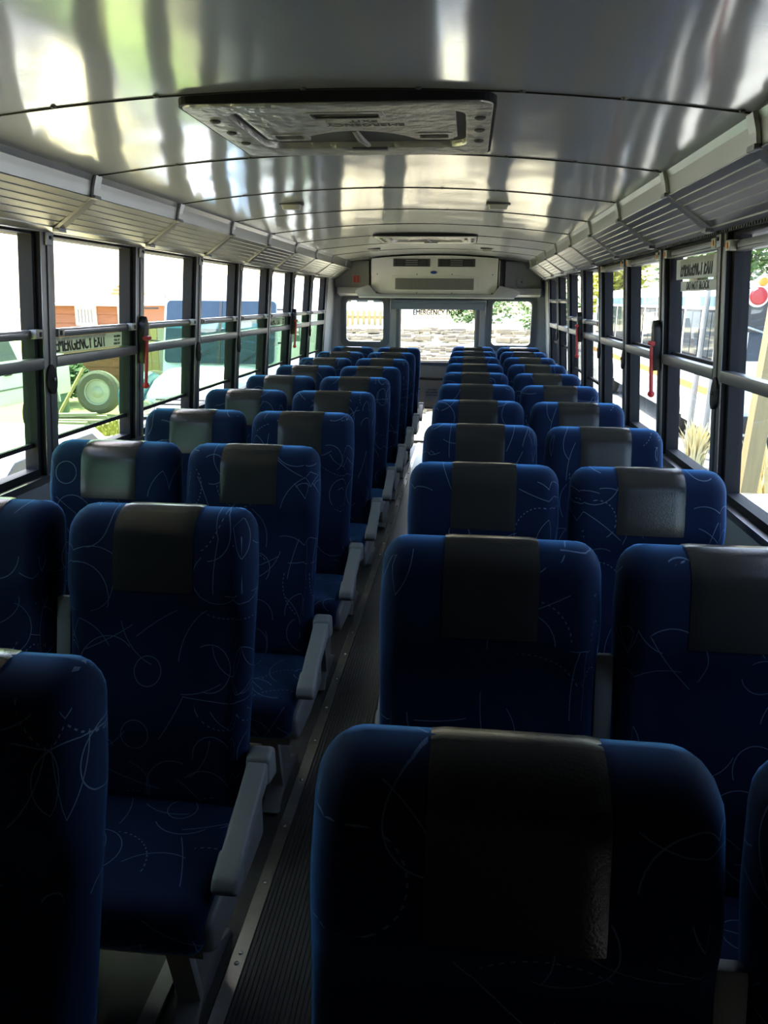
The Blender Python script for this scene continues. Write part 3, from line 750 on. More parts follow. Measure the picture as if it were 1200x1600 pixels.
def armrest_meshes():
    pr = [(-.135, .475), (-.145, .525), (-.175, .540), (-.21, .533), (-.27, .508), (-.34, .486), (-.41, .456), (-.455, .438), (-.465, .420), (-.452, .408), (-.40, .420), (-.33, .450), (-.27, .468), (-.21, .482)]
    pad = MB().prism([(y, z) for y, z in pr], lambda p, t: (t, p[0], p[1]), -.024, .024).mesh('armrest', 'arm_plastic', bevel=.010, bseg=3)
    cap = MB().prism([(-.128, .462), (-.138, .540), (-.168, .552), (-.200, .542), (-.206, .478)], lambda p, t: (t, p[0], p[1]), -.028, .028).mesh('pivot_cap', 'arm_plastic', bevel=.012, bseg=3)
    tip = MB().prism([(-.400, .468), (-.458, .441), (-.471, .418), (-.456, .400), (-.408, .412)], lambda p, t: (t, p[0], p[1]), -.027, .027).mesh('armrest_tip', 'arm_plastic', bevel=.010, bseg=3)
    cov = MB().prism([(-.10, .38), (-.30, .375), (-.42, .372), (-.475, .368), (-.492, .35), (-.492, .295), (-.465, .275), (-.30, .262), (-.10, .27)], lambda p, t: (t, p[0], p[1]), -.022, .022).mesh('side_cover', 'grey_plastic', bevel=.012, bseg=3)
    leg = MB().prism([(-.20, .28), (-.42, .28), (-.36, .06), (-.46, .012), (-.46, 0), (-.14, 0), (-.14, .012), (-.24, .06)], lambda p, t: (t, p[0], p[1]), -.016, .016).mesh('leg', 'leg_metal', bevel=.004)
    lip = MB().prism([(-.43, .285), (-.455, .28), (-.395, .06), (-.47, .014), (-.44, .0), (-.37, .055)], lambda p, t: (t, p[0], p[1]), -.026, .026).mesh('leg_flange', 'arm_plastic', bevel=.003)
    strip = MB().box(-.018, .018, -.012, .012, -.17, .17).mesh('folded_armrest', 'arm_plastic', bevel=.006)
    return pad, cap, tip, cov, leg, lip, strip
PAD, CAP, TIP, COV, LEG, LIP, STRIP = armrest_meshes()
def make_seat(s):
    """s = +1: aisle on the low-x side of the unit.  origin: floor, under the top edge of the backs, x at the aisle edge of the seat"""
    t = thing('double_seat', '', 'seat')
    for i in range(2):
        xc = s*(HWID + i*.470)
        b = link('backrest', ME_BACK, t, (xc, 0, 0)); link('headrest_cover', ME_HEAD, b)
        link('seat_cushion', ME_CUSH, t, (xc, -.02, 0))
    a = link('armrest', PAD, t, (-s*.028, 0, 0)); link('pivot_cap', CAP, a); link('armrest_tip', TIP, a)
    link('side_cover', COV, t, (s*.012, 0, 0)); 
    lg = link('leg', LEG, t, (s*.088, 0, 0)); link('leg_flange', LIP, lg)
    lg = link('leg', LEG, t, (s*.80, 0, 0)); link('leg_flange', LIP, lg)
    fr = MB().box(s*.02, s*.90, -.47, -.44, .255, .295); fr.box(s*.02, s*.90, -.17, -.14, .255, .295); fr.build('seat_frame', 'leg_metal', t)
    st = link('folded_armrest', STRIP, t, (s*(HWID*2+.0125), -.118, .70)); st.rotation_euler = (-math.radians(13), 0, 0)
    return t
seatR = make_seat(1); seatL = make_seat(-1)
YR = [.774 + .7475*k for k in range(11)]; YL = [.901 + .7786*k for k in range(10)]
for s, src, ys, x0 in ((1, seatR, YR, .168), (-1, seatL, YL, -.140)):
    n = len(ys)
    for i, y in enumerate(ys):
        o = src if i == 0 else copy_tree(src)
        o.location = (x0 + (.006 if s > 0 and i == 0 else 0), y, 0)
        row = n-1-i
        o['label'] = ('blue double coach seat, rearmost row against the rear wall, %s' % VIEW[s]) if row == 0 else ('blue double coach seat, %s row from the rear wall, %s' % (ORD[row], VIEW[s]))
        o['group'] = 'double coach seats along the aisle'

# ------------------------------------------------------------------ outdoors
GZ = -.95
def ground_mat():
    m = bpy.data.materials.new('ground'); m.use_nodes = True
    nt = m.node_tree; N = nt.nodes; L = nt.links; b = N['Principled BSDF']
    tc = N.new('ShaderNodeTexCoord'); sp = N.new('ShaderNodeSeparateXYZ'); L.new(tc.outputs['Object'], sp.inputs[0])
    n1 = N.new('ShaderNodeTexNoise'); n1.inputs['Scale'].default_value = .8; n1.inputs['Detail'].default_value = 8; L.new(tc.outputs['Object'], n1.inputs['Vector'])
    n2 = N.new('ShaderNodeTexNoise'); n2.inputs['Scale'].default_value = 12; n2.inputs['Detail'].default_value = 6; L.new(tc.outputs['Object'], n2.inputs['Vector'])
    g = N.new('ShaderNodeMix'); g.data_type = 'RGBA'; g.inputs[6].default_value = (.24, .25, .09, 1); g.inputs[7].default_value = (.40, .35, .20, 1); L.new(n1.outputs['Fac'], g.inputs[0])
    r = N.new('ShaderNodeMix'); r.data_type = 'RGBA'; r.inputs[6].default_value = (.13, .14, .14, 1); r.inputs[7].default_value = (.24, .24, .225, 1); L.new(n2.outputs['Fac'], r.inputs[0])
    mr = N.new('ShaderNodeMapRange'); mr.inputs['From Min'].default_value = -2.5; mr.inputs['From Max'].default_value = 1.5; L.new(sp.outputs[0], mr.inputs['Value'])
    x = N.new('ShaderNodeMix'); x.data_type = 'RGBA'; L.new(mr.outputs[0], x.inputs[0]); L.new(g.outputs[2], x.inputs[6]); L.new(r.outputs[2], x.inputs[7])
    L.new(x.outputs[2], b.inputs['Base Color']); b.inputs['Roughness'].default_value = .95
    bp = N.new('ShaderNodeBump'); bp.inputs['Strength'].default_value = .6; bp.inputs['Distance'].default_value = .05; L.new(n2.outputs['Fac'], bp.inputs['Height']); L.new(bp.outputs[0], b.inputs['Normal'])
    MATS['ground'] = m
ground_mat()
gd = MB().box(-90, 90, -40, 160, GZ-.3, GZ).build('ground', 'ground'); tag(gd, 'dry yard ground with thin grass and gravel around the bus', kind='structure')

def wheel(parent, c, r, wd, s, tm='tyre', hub='hub', name='wheel'):
    """axle along X, outer face towards s"""
    w = MB().lathe([(r*.58, -wd/2), (r*.80, -wd/2-.005), (r*.96, -wd*.38), (r, -wd*.2), (r, wd*.2), (r*.96, wd*.38), (r*.80, wd/2+.005), (r*.58, wd/2), (r*.55, 0), (r*.58, -wd/2)], c, 'X', 28, False).build(name, tm, parent, smooth=True)
    x = s*(wd/2)
    MB().lathe([(r*.60, x-s*.01), (r*.60, x+s*.008), (r*.50, x+s*.002), (r*.46, x-s*.05), (r*.26, x-s*.03), (r*.24, x+s*.02), (r*.14, x+s*.03)], c, 'X', 24).build('rim', hub, w, smooth=True)
    return w

# --- white bus parked on the right, rear towards the camera
B = thing('white_bus', 'long white bus with a tan stripe parked outside behind the leaning poles', 'bus', (4.4, 13.0, GZ))
bx0, bx1, bl_, bh = 0, 2.45, 13.0, 2.86
prof = [(0.02, .38), (0, .7), (0, 2.35), (.06, 2.62), (.25, 2.80), (.7, bh), (1.75, bh), (2.2, 2.80), (2.39, 2.62), (2.45, 2.35), (2.45, .7), (2.43, .38)]
bb = MB().prism(prof, lambda p, t: (p[0], t, p[1]), 0, bl_).build('body', 'veh_white', B, bevel=.03)
cut(bb, [MB().lathe([(.52, -.2), (.52, .38)], (0, y, .46), 'X', 28) for y in (2.6, 9.6)])
MB().box(-.006, .01, .05, bl_-.05, .98, 1.10).build('stripe', 'veh_tan', B)
MB().box(-.012, .01, .02, bl_-.02, 1.42, 1.50).build('rub_rail', 'veh_blue', B); [MB().box(-.012, .01, ya, yb, .88, .93).build('rub_rail', 'veh_white', B) for ya, yb in ((.02, 2.0), (3.2, 9.0), (10.2, bl_-.02))]
for i in range(11):
    y0 = .28 + i*1.15
    w = MB().box(-.004, .02, y0, y0+1.02, 1.56, 2.38).build('window', 'frame_dark', B)
    MB().box(-.010, .01, y0+.04, y0+.50, 1.60, 2.34).build('pane', 'veh_glass', w); MB().box(-.010, .01, y0+.54, y0+.98, 1.60, 2.34).build('pane', 'veh_glass', w)
MB().box(-.01, .02, .02, bl_-.02, 2.44, 2.60).build('gutter_band', 'veh_blue', B)
for y in (2.6, 9.6):
    ro, ri = ([(q*math.cos(PI*i/16), q*math.sin(PI*i/16)) for i in range(17)] for q in (.56, .51))
    a = MB().prism(ro + ri[::-1], lambda p, t: (t, y+p[0], .46+p[1]), -.012, .02).build('wheel_arch', 'veh_white', B)
    wheel(B, (.08, y, .46), .46, .26, -1, hub='veh_white')
# rear face: window, lamps, bumper
rf = MB().box(.35, 2.1, -.012, .02, 1.6, 2.3).build('rear_window', 'veh_glass', B)
MB().box(.16, .80, -.018, .0, 2.05, 2.72).build('lamp_board', 'ac_dark', B)
for x, z, m, r in ((.40, 2.60, 'red', .14), (.44, 2.82, 'orange', .075), (2.05, 2.60, 'red', .14), (2.01, 2.82, 'orange', .075)):
    lp = MB().lathe([(r*1.2, .0), (r*1.2, -.03), (r, -.05)], (x, -.015, z), 'Y', 20).build('lamp_housing', 'veh_white', B, smooth=True)
    MB().lathe([(r, -.045), (r*.8, -.085), (r*.2, -.10)], (x, -.015, z), 'Y', 20).build('lamp_lens', m, lp, smooth=True)
MB().box(.02, 2.43, -.14, .0, .45, .72).build('bumper', 'black', B, bevel=.02)
MB().tube([(.25, -.05, 2.2), (.20, -.2, 2.15), (.5, -.2, 2.05), (.9, -.18, 2.12)], .018, 6).build('ladder_rail', 'chrome', B, smooth=True)

# --- hooded bus facing the camera on the left
H = thing('hooded_bus', 'white hooded bus facing forward outside with green tinted bonnet and slatted radiator grille', 'bus', (-4.25, 12.4, GZ))
cap = [(-1.10, 1.30), (-1.12, 2.3), (-1.08, 2.62), (-.95, 2.82), (-.6, 2.92), (.6, 2.92), (.95, 2.82), (1.08, 2.62), (1.12, 2.3), (1.10, 1.30), (1.08, .6), (-1.08, .6)]
MB().prism(cap, lambda p, t: (p[0], t + ((p[1]-1.3)*.30 if t < 5 else 0), p[1]), 1.72, 8.6).build('body', 'veh_white', H, bevel=.04)
ws = MB().prism(rrect(-1.04, 1.04, 1.32, 2.44, .08), lambda p, t: (p[0], t+(p[1]-1.3)*.30, p[1]), 1.66, 1.74).build('windscreen', 'veh_glass', H)
MB().quadbox([(-.025, 1.65, 1.32), (.025, 1.65, 1.32), (.025, 1.72, 1.32), (-.025, 1.72, 1.32), (-.025, 1.986, 2.44), (.025, 1.986, 2.44), (.025, 2.06, 2.44), (-.025, 2.06, 2.44)]).build('windscreen_divider', 'ac_dark', ws); MB().quadbox([(-1.04, 1.84, 1.94), (1.04, 1.84, 1.94), (1.04, 1.90, 1.94), (-1.04, 1.90, 1.94), (-1.04, 1.875, 2.05), (1.04, 1.875, 2.05), (1.04, 1.935, 2.05), (-1.04, 1.935, 2.05)]).build('sun_strip', 'veh_blue', ws)
for x in (-.5, .45): MB().tube([(x, 1.66, 1.36), (x+.42, 1.65, 1.62)], .010, 6).build('wiper', 'black', ws)
hd = MB(); rows = [(1.75, 1.30, .98), (1.2, 1.27, .95), (.5, 1.16, .90), (.12, 1.02, .84), (0, .86, .82)]
sec = lambda y, z, hw: [(-hw, y, .55), (-hw, y, z-.20), (-hw*.86, y, z-.05), (-hw*.4, y, z), (hw*.4, y, z), (hw*.86, y, z-.05), (hw, y, z-.20), (hw, y, .55)]
for r in rows: hd.v += sec(*r)
for j in range(len(rows)-1):
    for i in range(7): a = j*8+i; hd.f.append((a, a+1, a+9, a+8))
hd.f.append(tuple(range(8))[::-1]); hd.f.append(tuple(8*(len(rows)-1)+i for i in range(8)))
hd.build('bonnet', 'veh_white', H, smooth=True)
for s in (-1, 1):
    fd = [(-.1, .62), (-.08, .95), (.15, 1.18), (.55, 1.25), (1.0, 1.15), (1.35, .9), (1.45, .62), (1.15, .62), (1.0, .85), (.7, .98), (.4, .92), (.22, .62)]
    MB().prism(fd, lambda p, t: (t, p[0], p[1]), s*.80, s*1.20).build('wing', 'veh_blue', H, bevel=.05)
    wheel(H, (s*.98, .68, .46), .46, .26, s)
    lm = MB().lathe([(.13, .02), (.13, -.05), (.11, -.07)], (s*.72, .02, .72), 'Y', 18).build('headlamp', 'chrome', H, smooth=True)
    MB().lathe([(.10, -.065), (.05, -.085)], (s*.72, .02, .72), 'Y', 18).build('headlamp_glass', 'lamp_grey', lm, smooth=True)
    mr_ = MB().tube([(s*1.12, 1.75, 1.7), (s*1.45, 1.6, 1.75), (s*1.5, 1.55, 2.0), (s*1.45, 1.6, 2.3), (s*1.12, 1.75, 2.3)], .018, 6).build('mirror_arm', 'black', H)
    MB().box(s*1.38, s*1.58, 1.50, 1.56, 1.75, 2.2).build('mirror', 'tarp', mr_, bevel=.02)
gl = MB().box(-.56, .56, -.02, .1, .46, .86).build('grille', 'ac_dark', H)
for i in range(5): MB().box(-.55, .55, -.05, .0, .49+i*.075, .535+i*.075).build('grille_slat', 'veh_white', gl)
MB().box(-.10, .10, -.012, .1, .90, .95).build('bonnet_handle', 'black', H)
MB().box(-1.15, 1.15, -.22, -.04, .30, .52).build('bumper', 'chrome', H, bevel=.02)

# --- white pickup
Pk = thing('pickup_truck', 'white pickup truck standing on the grass outside', 'truck', (-7.2, 8.8, GZ))
side = [(0, .72), (.0, 1.30), (1.4, 1.42), (2.05, 1.98), (3.4, 2.0), (3.75, 1.46), (5.35, 1.44), (5.35, .72)]
pb = MB().prism(side, lambda p, t: (t, p[0], p[1]), -1.8, 0).build('body', 'veh_white', Pk, bevel=.05)
cut(pb, [MB().lathe([(.50, -.40), (.50, .2)], (0, y, .60), 'X', 28) for y in (1.05, 4.35)])
for q in ([(1.62, 1.46), (2.12, 1.90), (2.62, 1.90), (2.62, 1.46)], [(2.72, 1.46), (2.72, 1.90), (3.34, 1.90), (3.62, 1.46)]):
    MB().prism(q, lambda p, t: (t, p[0], p[1]), -.02, .008).build('side_window', 'veh_glass', Pk)
for y in (1.05, 4.35):
    ro, ri = ([(q*math.cos(PI*i/14), q*math.sin(PI*i/14)) for i in range(15)] for q in (.53, .49))
    MB().prism(ro + ri[::-1], lambda p, t: (t, y+p[0], .60+p[1]), -.03, .014).build('wheel_arch', 'veh_white', Pk)
    wheel(Pk, (-.10, y, .44), .44, .28, 1)
for y in (2.5, 3.2): MB().box(-.005, .03, y, y+.18, 1.22, 1.26).build('door_handle', 'black', Pk, bevel=.006)
MB().box(-.0, .28, 1.75, 1.86, 1.42, 1.66).build('mirror', 'tarp', Pk, bevel=.03)
MB().box(-.002, .006, 1.6, 3.8, .98, 1.01).build('side_moulding', 'grey_plastic', Pk)

# --- small white car right beside the bus
K = thing('white_car', 'low white car parked close beside the bus under the lowered windows', 'car', (-3.0, 3.5, GZ))
cs = [(0, .30), (0, .72), (.25, .86), (1.15, .95), (1.75, 1.36), (3.1, 1.38), (3.75, .98), (4.1, .90), (4.15, .30)]
MB().prism(cs, lambda p, t: (t, p[0], p[1]), -1.65, 0).build('body', 'veh_white', K, bevel=.07, bseg=3)
for q in ([(1.32, .98), (1.80, 1.29), (2.35, 1.31), (2.35, .98)], [(2.45, .98), (2.45, 1.31), (3.02, 1.31), (3.5, .98)]):
    MB().prism(q, lambda p, t: (t, p[0], p[1]), -.03, .008).build('side_window', 'veh_glass', K)
for y in (.8, 3.3): wheel(K, (-.10, y, .30), .30, .2, 1)
MB().quadbox([(-1.45, 1.2, .985), (-.2, 1.2, .985), (-.25, 1.72, 1.34), (-1.4, 1.72, 1.34), (-1.45, 1.19, 1.0), (-.2, 1.19, 1.0), (-.25, 1.71, 1.36), (-1.4, 1.71, 1.36)]).build('windscreen', 'veh_glass', K)

# --- house, gate pillar, board fence
hs = thing('timber_house', 'brown timber boarded house wall with a white louvred vent', 'house', (-12.4, 22, GZ))
MB().box(0, 2.65, .05, 4, 0, 2.24).build('wall_core', 'siding', hs)
for i in range(9): MB().quadbox([(0, 0, i*.25), (2.66, 0, i*.25), (2.66, .06, i*.25), (0, .06, i*.25), (0, .03, i*.25+.245), (2.66, .03, i*.25+.245), (2.66, .06, i*.25+.245), (0, .06, i*.25+.245)]).build('board', 'siding', hs)
MB().box(-.3, 2.95, -.4, 4.2, 2.24, 2.30).build('roof', 'plaster', hs)
vt = MB().box(1.38, 2.0, -.06, .02, 1.68, 2.24).build('vent', 'veh_white', hs)
for i in range(5): MB().box(1.46+i*.10, 1.50+i*.10, -.065, -.055, 1.76, 2.14).build('louvre', 'grey_plastic', vt)
MB().box(2.66, 2.92, -.05, .3, 0, 2.24).build('corner_post', 'plaster', hs)
gp = thing('gate_pillar', 'white gate pillar with a terracotta cap beside the board fence', 'pillar', (-8.95, 21, GZ))
MB().box(-.22, .22, -.22, .22, 0, 2.55).build('shaft', 'plaster', gp)
for i, r in enumerate((.34, .30, .22)): MB().box(-r, r, -r, r, 2.55+i*.09, 2.62+i*.09).build('cap_tile', 'terracotta', gp, bevel=.01)
fe = thing('board_fence', 'tall fence of weathered upright boards beside the hooded bus', 'fence', (-8.6, 20.5, GZ))
for i in range(14):
    h = 1.75 + random.uniform(-.08, .1); MB().box(i*.20, i*.20+.17, random.uniform(-.01, .01), .03, 0, h).build('board', 'wood' if i % 3 else 'wood_grey', fe)
for z in (.5, 1.4): MB().box(0, 2.8, .03, .08, z, z+.08).build('fence_rail', 'wood_grey', fe)
sh = thing('low_shed', 'dark roofed shed far behind the board fence', 'shed', (-11.2, 30, GZ))
MB().box(0, 3.4, 0, 3, 0, 2.3).build('shed_wall', 'plaster', sh); MB().box(-.2, 3.6, -.3, 3.3, 2.3, 2.6).build('shed_roof', 'wood_grey', sh)
for i in range(3): MB().box(.5+i*.9, 1.0+i*.9, -.02, .02, 1.2, 1.9).build('shed_window', 'veh_glass', sh)

# --- tyres, barrels, planks
def loose_tyre(x, y, lab, lean, rz, r=.45, hub=True):
    t = thing('truck_tyre', lab, 'tyre', (x, y, GZ), group='old truck tyres in the yard')
    w = MB().lathe([(r*.60, -.14), (r*.84, -.15), (r*.98, -.10), (r, -.04), (r, .04), (r*.98, .10), (r*.84, .15), (r*.60, .14), (r*.56, 0), (r*.60, -.14)], (0, 0, 0), 'Y', 32, False).build('tread', 'tyre_dusty', t, smooth=True)
    w.location = (0, 0, r*math.cos(lean)+.02); w.rotation_euler = (lean, 0, 0)
    if hub:
        h = MB().lathe([(r*.60, -.10), (r*.60, -.13), (r*.54, -.12), (r*.48, -.05), (r*.30, -.02), (r*.28, -.10), (r*.16, -.12)], (0, 0, 0), 'Y', 24).build('rim', 'hub', t, smooth=True)
        h.location = w.location; h.rotation_euler = w.rotation_euler
        for i in range(6):
            a = i*PI/3; b_ = MB().lathe([(.018, -.06), (.018, -.02)], (r*.38*math.cos(a), 0, r*.38*math.sin(a)), 'Y', 8).build('lug_nut', 'hub', h)
    t.rotation_euler = (0, 0, rz)
    return t
loose_tyre(-7.62, 16.1, 'dusty truck tyre on a steel rim leaning by the planks', -.16, .10, .47)
loose_tyre(-6.6, 16.75, 'dusty truck tyre without a rim standing beside the rimmed tyre', -.10, .5, .45, False)
def plank(p, q, w, t, lab, m='wood', name='plank', grp='loose planks in the yard'):
    p, q = Vector(p), Vector(q); d = (q-p).normalized(); a = d.cross(Vector((0, 0, 1)))
    if a.length < .05: a = Vector((0, 1, 0))
    a.normalize(); b = d.cross(a)
    P = [p-a*w/2-b*t/2, p+a*w/2-b*t/2, p+a*w/2+b*t/2, p-a*w/2+b*t/2, q-a*w/2-b*t/2, q+a*w/2-b*t/2, q+a*w/2+b*t/2, q-a*w/2+b*t/2]
    o0 = Vector((p.x, p.y, p.z))
    o = MB().quadbox([v-o0 for v in P]).build(name, m); o.location = o0; tag(o, lab, 'plank', grp); return o
plank((-8.25, 15.4, GZ+.02), (-7.75, 15.75, .08), .14, .05, 'sawn plank leaning against the rimmed tyre')
for i, (x0, y0, x1, y1, z) in enumerate(((-8.4, 15.0, -7.2, 15.5, .05), (-8.35, 14.8, -7.0, 14.95, .04), (-8.3, 15.0, -7.3, 15.25, .13), (-8.3, 14.55, -7.2, 14.6, .04))):
    plank((x0, y0, GZ+z), (x1, y1, GZ+z), .13, .06, 'weathered plank lying on the grass before the rimmed tyre', 'wood_grey')
for i in range(6):
    a = random.uniform(-.5, .5); x, y = -6.9+random.uniform(-.1, .3), 10.2+i*.42
    plank((x, y, GZ+.05), (x+.7*math.cos(a), y+.7*math.sin(a), GZ+.06+random.uniform(0, .05)), .16, .06, 'short grey scrap board on the grass beside the pickup truck', 'wood_grey', 'scrap_board', 'scrap boards under the pickup')
bc = thing('plastic_barrel', 'blue-green plastic drum lying beside the truck tyres', 'barrel', (-8.6, 16.0, GZ))
MB().lathe([(.22, 0), (.29, .04), (.29, .28), (.30, .30), (.29, .32), (.29, .6), (.30, .62), (.29, .64), (.29, .86), (.22, .9)], (0, 0, 0), 'Z', 20).build('drum', 'tarp', bc, smooth=True)
MB().lathe([(.05, .88), (.05, .92)], (.1, 0, 0), 'Z', 10).build('bung', 'black', bc)

# --- leaning poles, timber post, wheel and dry plants on the right
plank((2.47, 6.05, GZ), (2.60, 6.0, 2.6), .125, .12, 'thick pale timber post standing just outside the window', 'wood', 'timber_post', 'leaning timber')['category'] = 'post'
for (p, q, l) in (((4.05, 13.2, GZ), (4.33, 13.9, 1.95), 'slim grey pole leaning on the white bus, the longer one'), ((4.25, 13.0, GZ), (4.36, 13.25, 1.2), 'slim grey pole leaning on the white bus, the shorter one')):
    o = MB().tube([Vector((0, 0, 0)), Vector(q)-Vector(p)], [.05, .04], 8).build('leaning_pole', 'wood_grey', smooth=True); o.location = p; tag(o, l, 'pole', 'leaning timber')
od = thing('steel_drum', 'dark steel drum standing outside below the timber post', 'barrel', (2.30, 5.25, GZ))
MB().lathe([(.27, 0), (.28, .02), (.275, .04), (.275, .22), (.285, .24), (.275, .26), (.275, .46), (.285, .48), (.275, .50), (.275, .70), (.28, .72)], (0, 0, 0), 'Z', 22).build('drum', 'tyre', od, smooth=True)
MB().lathe([(.265, .715), (.265, .726), (.25, .722)], (0, 0, 0), 'Z', 22).build('lid', 'hub', od, smooth=True)
sw = thing('spare_wheel', 'small black wheel with a bright mudguard resting on the steel drum', 'wheel', (2.30, 5.25, GZ+.728))
wheel(sw, (0, 0, .24), .24, .14, -1)
mgd = [(.285*math.cos(a), .285*math.sin(a)) for a in [PI*i/12 for i in range(13)]]; mgi = [(.265*math.cos(a), .265*math.sin(a)) for a in [PI*i/12 for i in range(12, -1, -1)]]
MB().prism(mgd+mgi, lambda p, t: (t, p[0], .24+p[1]), -.10, .10).build('mudguard', 'chrome', sw)

def tuft(name, lab, loc, n, h, spread, m, cat='grass', grp=None, wd=.02, plume=False):
    t = thing(name, lab, cat, loc, grp); mb = MB()
    for i in range(n):
        a = random.uniform(0, 2*PI); r = spread*random.random()**.5*.4; lx, ly = spread*random.uniform(-.6, .6), spread*random.uniform(-.6, .6)
        x, y = r*math.cos(a), r*math.sin(a); hh = h*random.uniform(.5, 1); px, py = -math.sin(a)*wd, math.cos(a)*wd
        k = len(mb.v)
        for tt, ww in ((0, 1), (.5, 1.0), (.85, 1.6 if plume else .7), (1, .1)):
            cx, cy, cz = x+lx*tt*tt, y+ly*tt*tt, hh*tt; mb.v += [(cx-px*ww, cy-py*ww, cz), (cx+px*ww, cy+py*ww, cz)]
        for j in range(3): mb.f.append((k+2*j, k+2*j+1, k+2*j+3, k+2*j+2))
    o = mb.build('blades', m, t, fix=False); o['kind'] = 'stuff'
    return t
tuft('dry_grass', 'clump of pale dry grass beside the timber post', (3.05, 6.95, GZ), 260, 1.35, .55, 'dry', plume=True, wd=.012)
tuft('dry_grass', 'small clump of dry grass at the foot of the leaning poles', (3.95, 12.3, GZ), 120, .75, .35, 'dry', wd=.015)
gs = MB()
for i in range(1500):
    x, y = random.uniform(-6.8, -5.9), random.uniform(13.5, 15.2); a = random.uniform(0, PI); h = random.uniform(.03, .11); k = len(gs.v)
    dx, dy = .03*math.cos(a), .03*math.sin(a)
    gs.v += [(x-dx, y-dy, GZ), (x+dx, y+dy, GZ), (x+random.uniform(-.05, .05), y+random.uniform(-.05, .05), GZ+h)]; gs.f.append((k, k+1, k+2))
g_ = gs.build('yard_grass', 'grass', fix=False); tag(g_, 'short yellow-green grass growing in the yard', 'grass', kind='stuff')

# --- trees and shrubs
def tree(name, lab, loc, h, rx, rz, m, n=1400, trunk=True, leaf=.16, grp='trees around the yard'):
    t = thing(name, lab, 'tree' if trunk else 'shrub', loc, grp)
    mb = MB(); cz = h-rz; blobs = []
    for i in range(9): blobs.append((random.uniform(-.6, .6)*rx, random.uniform(-.6, .6)*rx, cz+random.uniform(-.55, .55)*rz, random.uniform(.35, .6)))
    for i in range(n):
        bx, by, bz, br = random.choice(blobs)
        v = Vector((random.gauss(0, 1), random.gauss(0, 1), random.gauss(0, 1))).normalized()*random.uniform(.65, 1.0)
        p = Vector((bx+v.x*br*rx, by+v.y*br*rx, bz+v.z*br*rz))
        a = Vector((random.uniform(-1, 1), random.uniform(-1, 1), random.uniform(-.4, .4))).normalized(); b = a.orthogonal().normalized()
        s = leaf*random.uniform(.6, 1.3); k = len(mb.v)
        mb.v += [tuple(p-a*s), tuple(p+b*s*.5), tuple(p+a*s), tuple(p-b*s*.5)]; mb.f.append((k, k+1, k+2, k+3))
    o = mb.build('foliage', m, t, fix=False); o['kind'] = 'stuff'
    if trunk:
        tk = MB().tube([(0, 0, 0), (.1, .05, h*.35), (-.05, .1, cz)], [h*.035, h*.028, h*.015], 8)
        for i in range(4):
            a = i*PI/2+.4; tk.tube([(.05, .05, h*.35), (rx*.4*math.cos(a), rx*.4*math.sin(a), cz+rz*.2)], [h*.018, h*.006], 6)
        tk.build('trunk', 'bark', t, smooth=True)
    return t
tree('leafy_tree', 'tall green tree rising behind the tan striped white bus', (7.8, 27, GZ), 7.5, 3.0, 2.6, 'leaf_mid', 2600)
tree('leafy_tree', 'dense dark green tree beyond the middle of the white bus', (12.5, 38, GZ), 7.6, 3.4, 2.6, 'leaf_dark', 2600)
tree('autumn_tree', 'yellow leaved tree showing above the rear end of the white bus', (12.6, 24, GZ), 7.4, 2.4, 2.4, 'leaf_yellow', 2400)
tree('autumn_tree', 'yellow-green tree beyond the front end of the white bus', (6.6, 36, GZ), 6.0, 2.0, 2.6, 'leaf_yellow', 2200)
tree('leafy_tree', 'round dark tree standing beyond the emergency door rubble', (1.0, 48, GZ), 3.9, 2.3, 1.4, 'leaf_mid', 1500)
tree('leafy_tree', 'tree seen through the rear window on the striped white bus side', (4.6, 44, GZ), 5.4, 2.0, 2.6, 'leaf_mid', 1500)
tree('leafy_shrub', 'leafy green shrub growing behind the rimmed tyre', (-8.95, 17.6, GZ), 1.25, .75, .6, 'leaf_dark', 700, False, .10)
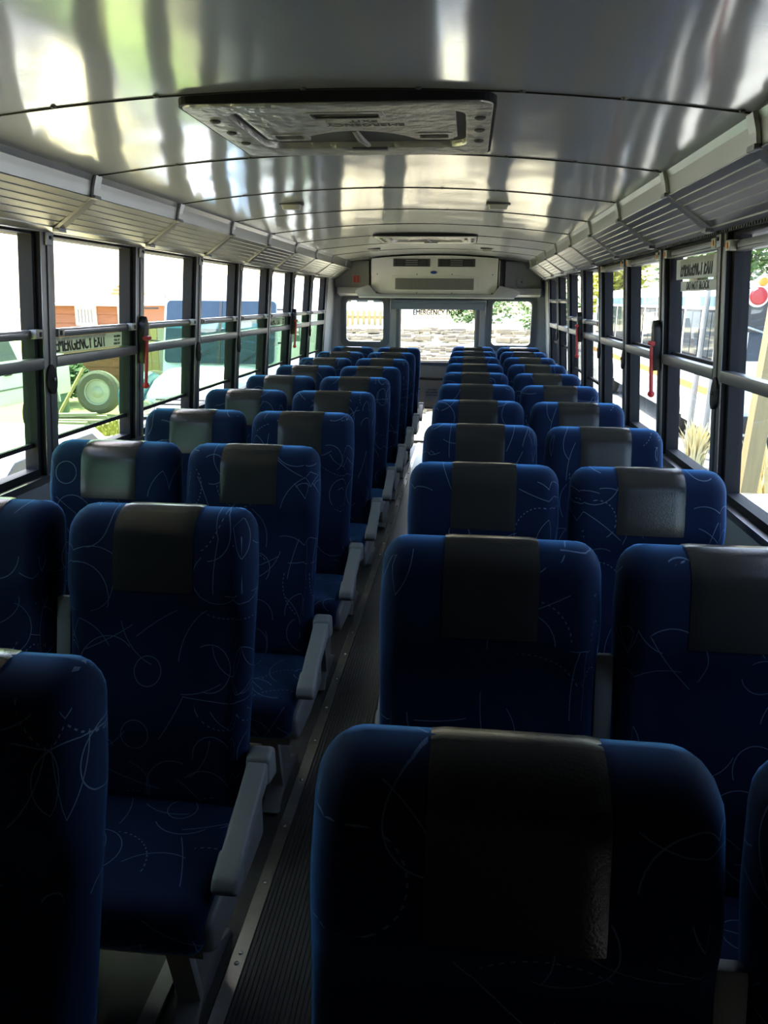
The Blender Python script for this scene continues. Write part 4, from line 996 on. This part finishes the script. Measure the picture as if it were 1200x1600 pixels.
tree('leafy_shrub', 'yellow-green bush behind the pickup truck', (-14.2, 19.5, GZ), 2.2, 1.8, 1.1, 'leaf_mid', 1200, False, .14)
# far building and rubble behind the bus
fb = thing('pale_building', 'pale far building with a row of dark windows behind the rear yard', 'building', (-9.2, 47, GZ))
MB().box(0, 6.2, 0, 6, 0, 3.3).build('building_wall', 'plaster', fb)
for i in range(4): MB().box(.9+i*1.0, 1.55+i*1.0, -.03, .03, 2.35, 2.95).build('window', 'veh_glass', fb)
fz = thing('bar_fence', 'pale upright bar fence in front of the far building', 'fence', (-8.0, 42, GZ))
for i in range(16): MB().box(i*.30, i*.30+.14, 0, .06, 0, 1.9).build('bar', 'wood', fz)
MB().box(0, 4.7, .06, .12, 1.5, 1.65).build('rail', 'wood', fz); MB().box(0, 4.7, .06, .12, .4, .55).build('rail', 'wood', fz)
bz = lambda y: GZ + max(0, min(1, (y-21)/12))*1.15          # earth bank rising behind the bus
bank = MB(); NY = 16
for j in range(NY+1):
    y = 21 + 24*j/NY
    for i in range(13): bank.v.append((-6.5+10.3*i/12, y, (bz(y) if 0 < i < 12 else GZ) + random.uniform(-.04, .04) - (.0 if j else .1)))
for j in range(NY):
    for i in range(12): a = j*13+i; bank.f.append((a, a+1, a+14, a+13))
tag(bank.build('earth_bank', 'bank_earth', smooth=True), 'pale earth bank with rubble rising behind the bus', kind='structure')
rb = MB()
for i in range(620):
    row = random.choice((18, 20, 22.5, 24.5, 26.5, 28.5, 31, 33)); x, y = random.uniform(-5.6, 3.2), row+random.gauss(0, .25); h = random.uniform(.05, .17); a = random.uniform(-.5, .5)
    c, s_ = math.cos(a), math.sin(a); l, w2 = random.uniform(.10, .34), random.uniform(.06, .12); z0 = bz(y)-.03+random.uniform(0, .12)
    P = [(x+c*dx-s_*dy, y+s_*dx+c*dy) for dx, dy in ((-l, -w2), (l, -w2), (l, w2), (-l, w2))]
    rb.quadbox([(*p, z0) for p in P]+[(*p, z0+h) for p in P])
r_ = rb.build('brick_rubble', 'stone', fix=False); tag(r_, 'rows of broken brick rubble on the ground behind the bus', 'rubble', kind='stuff')
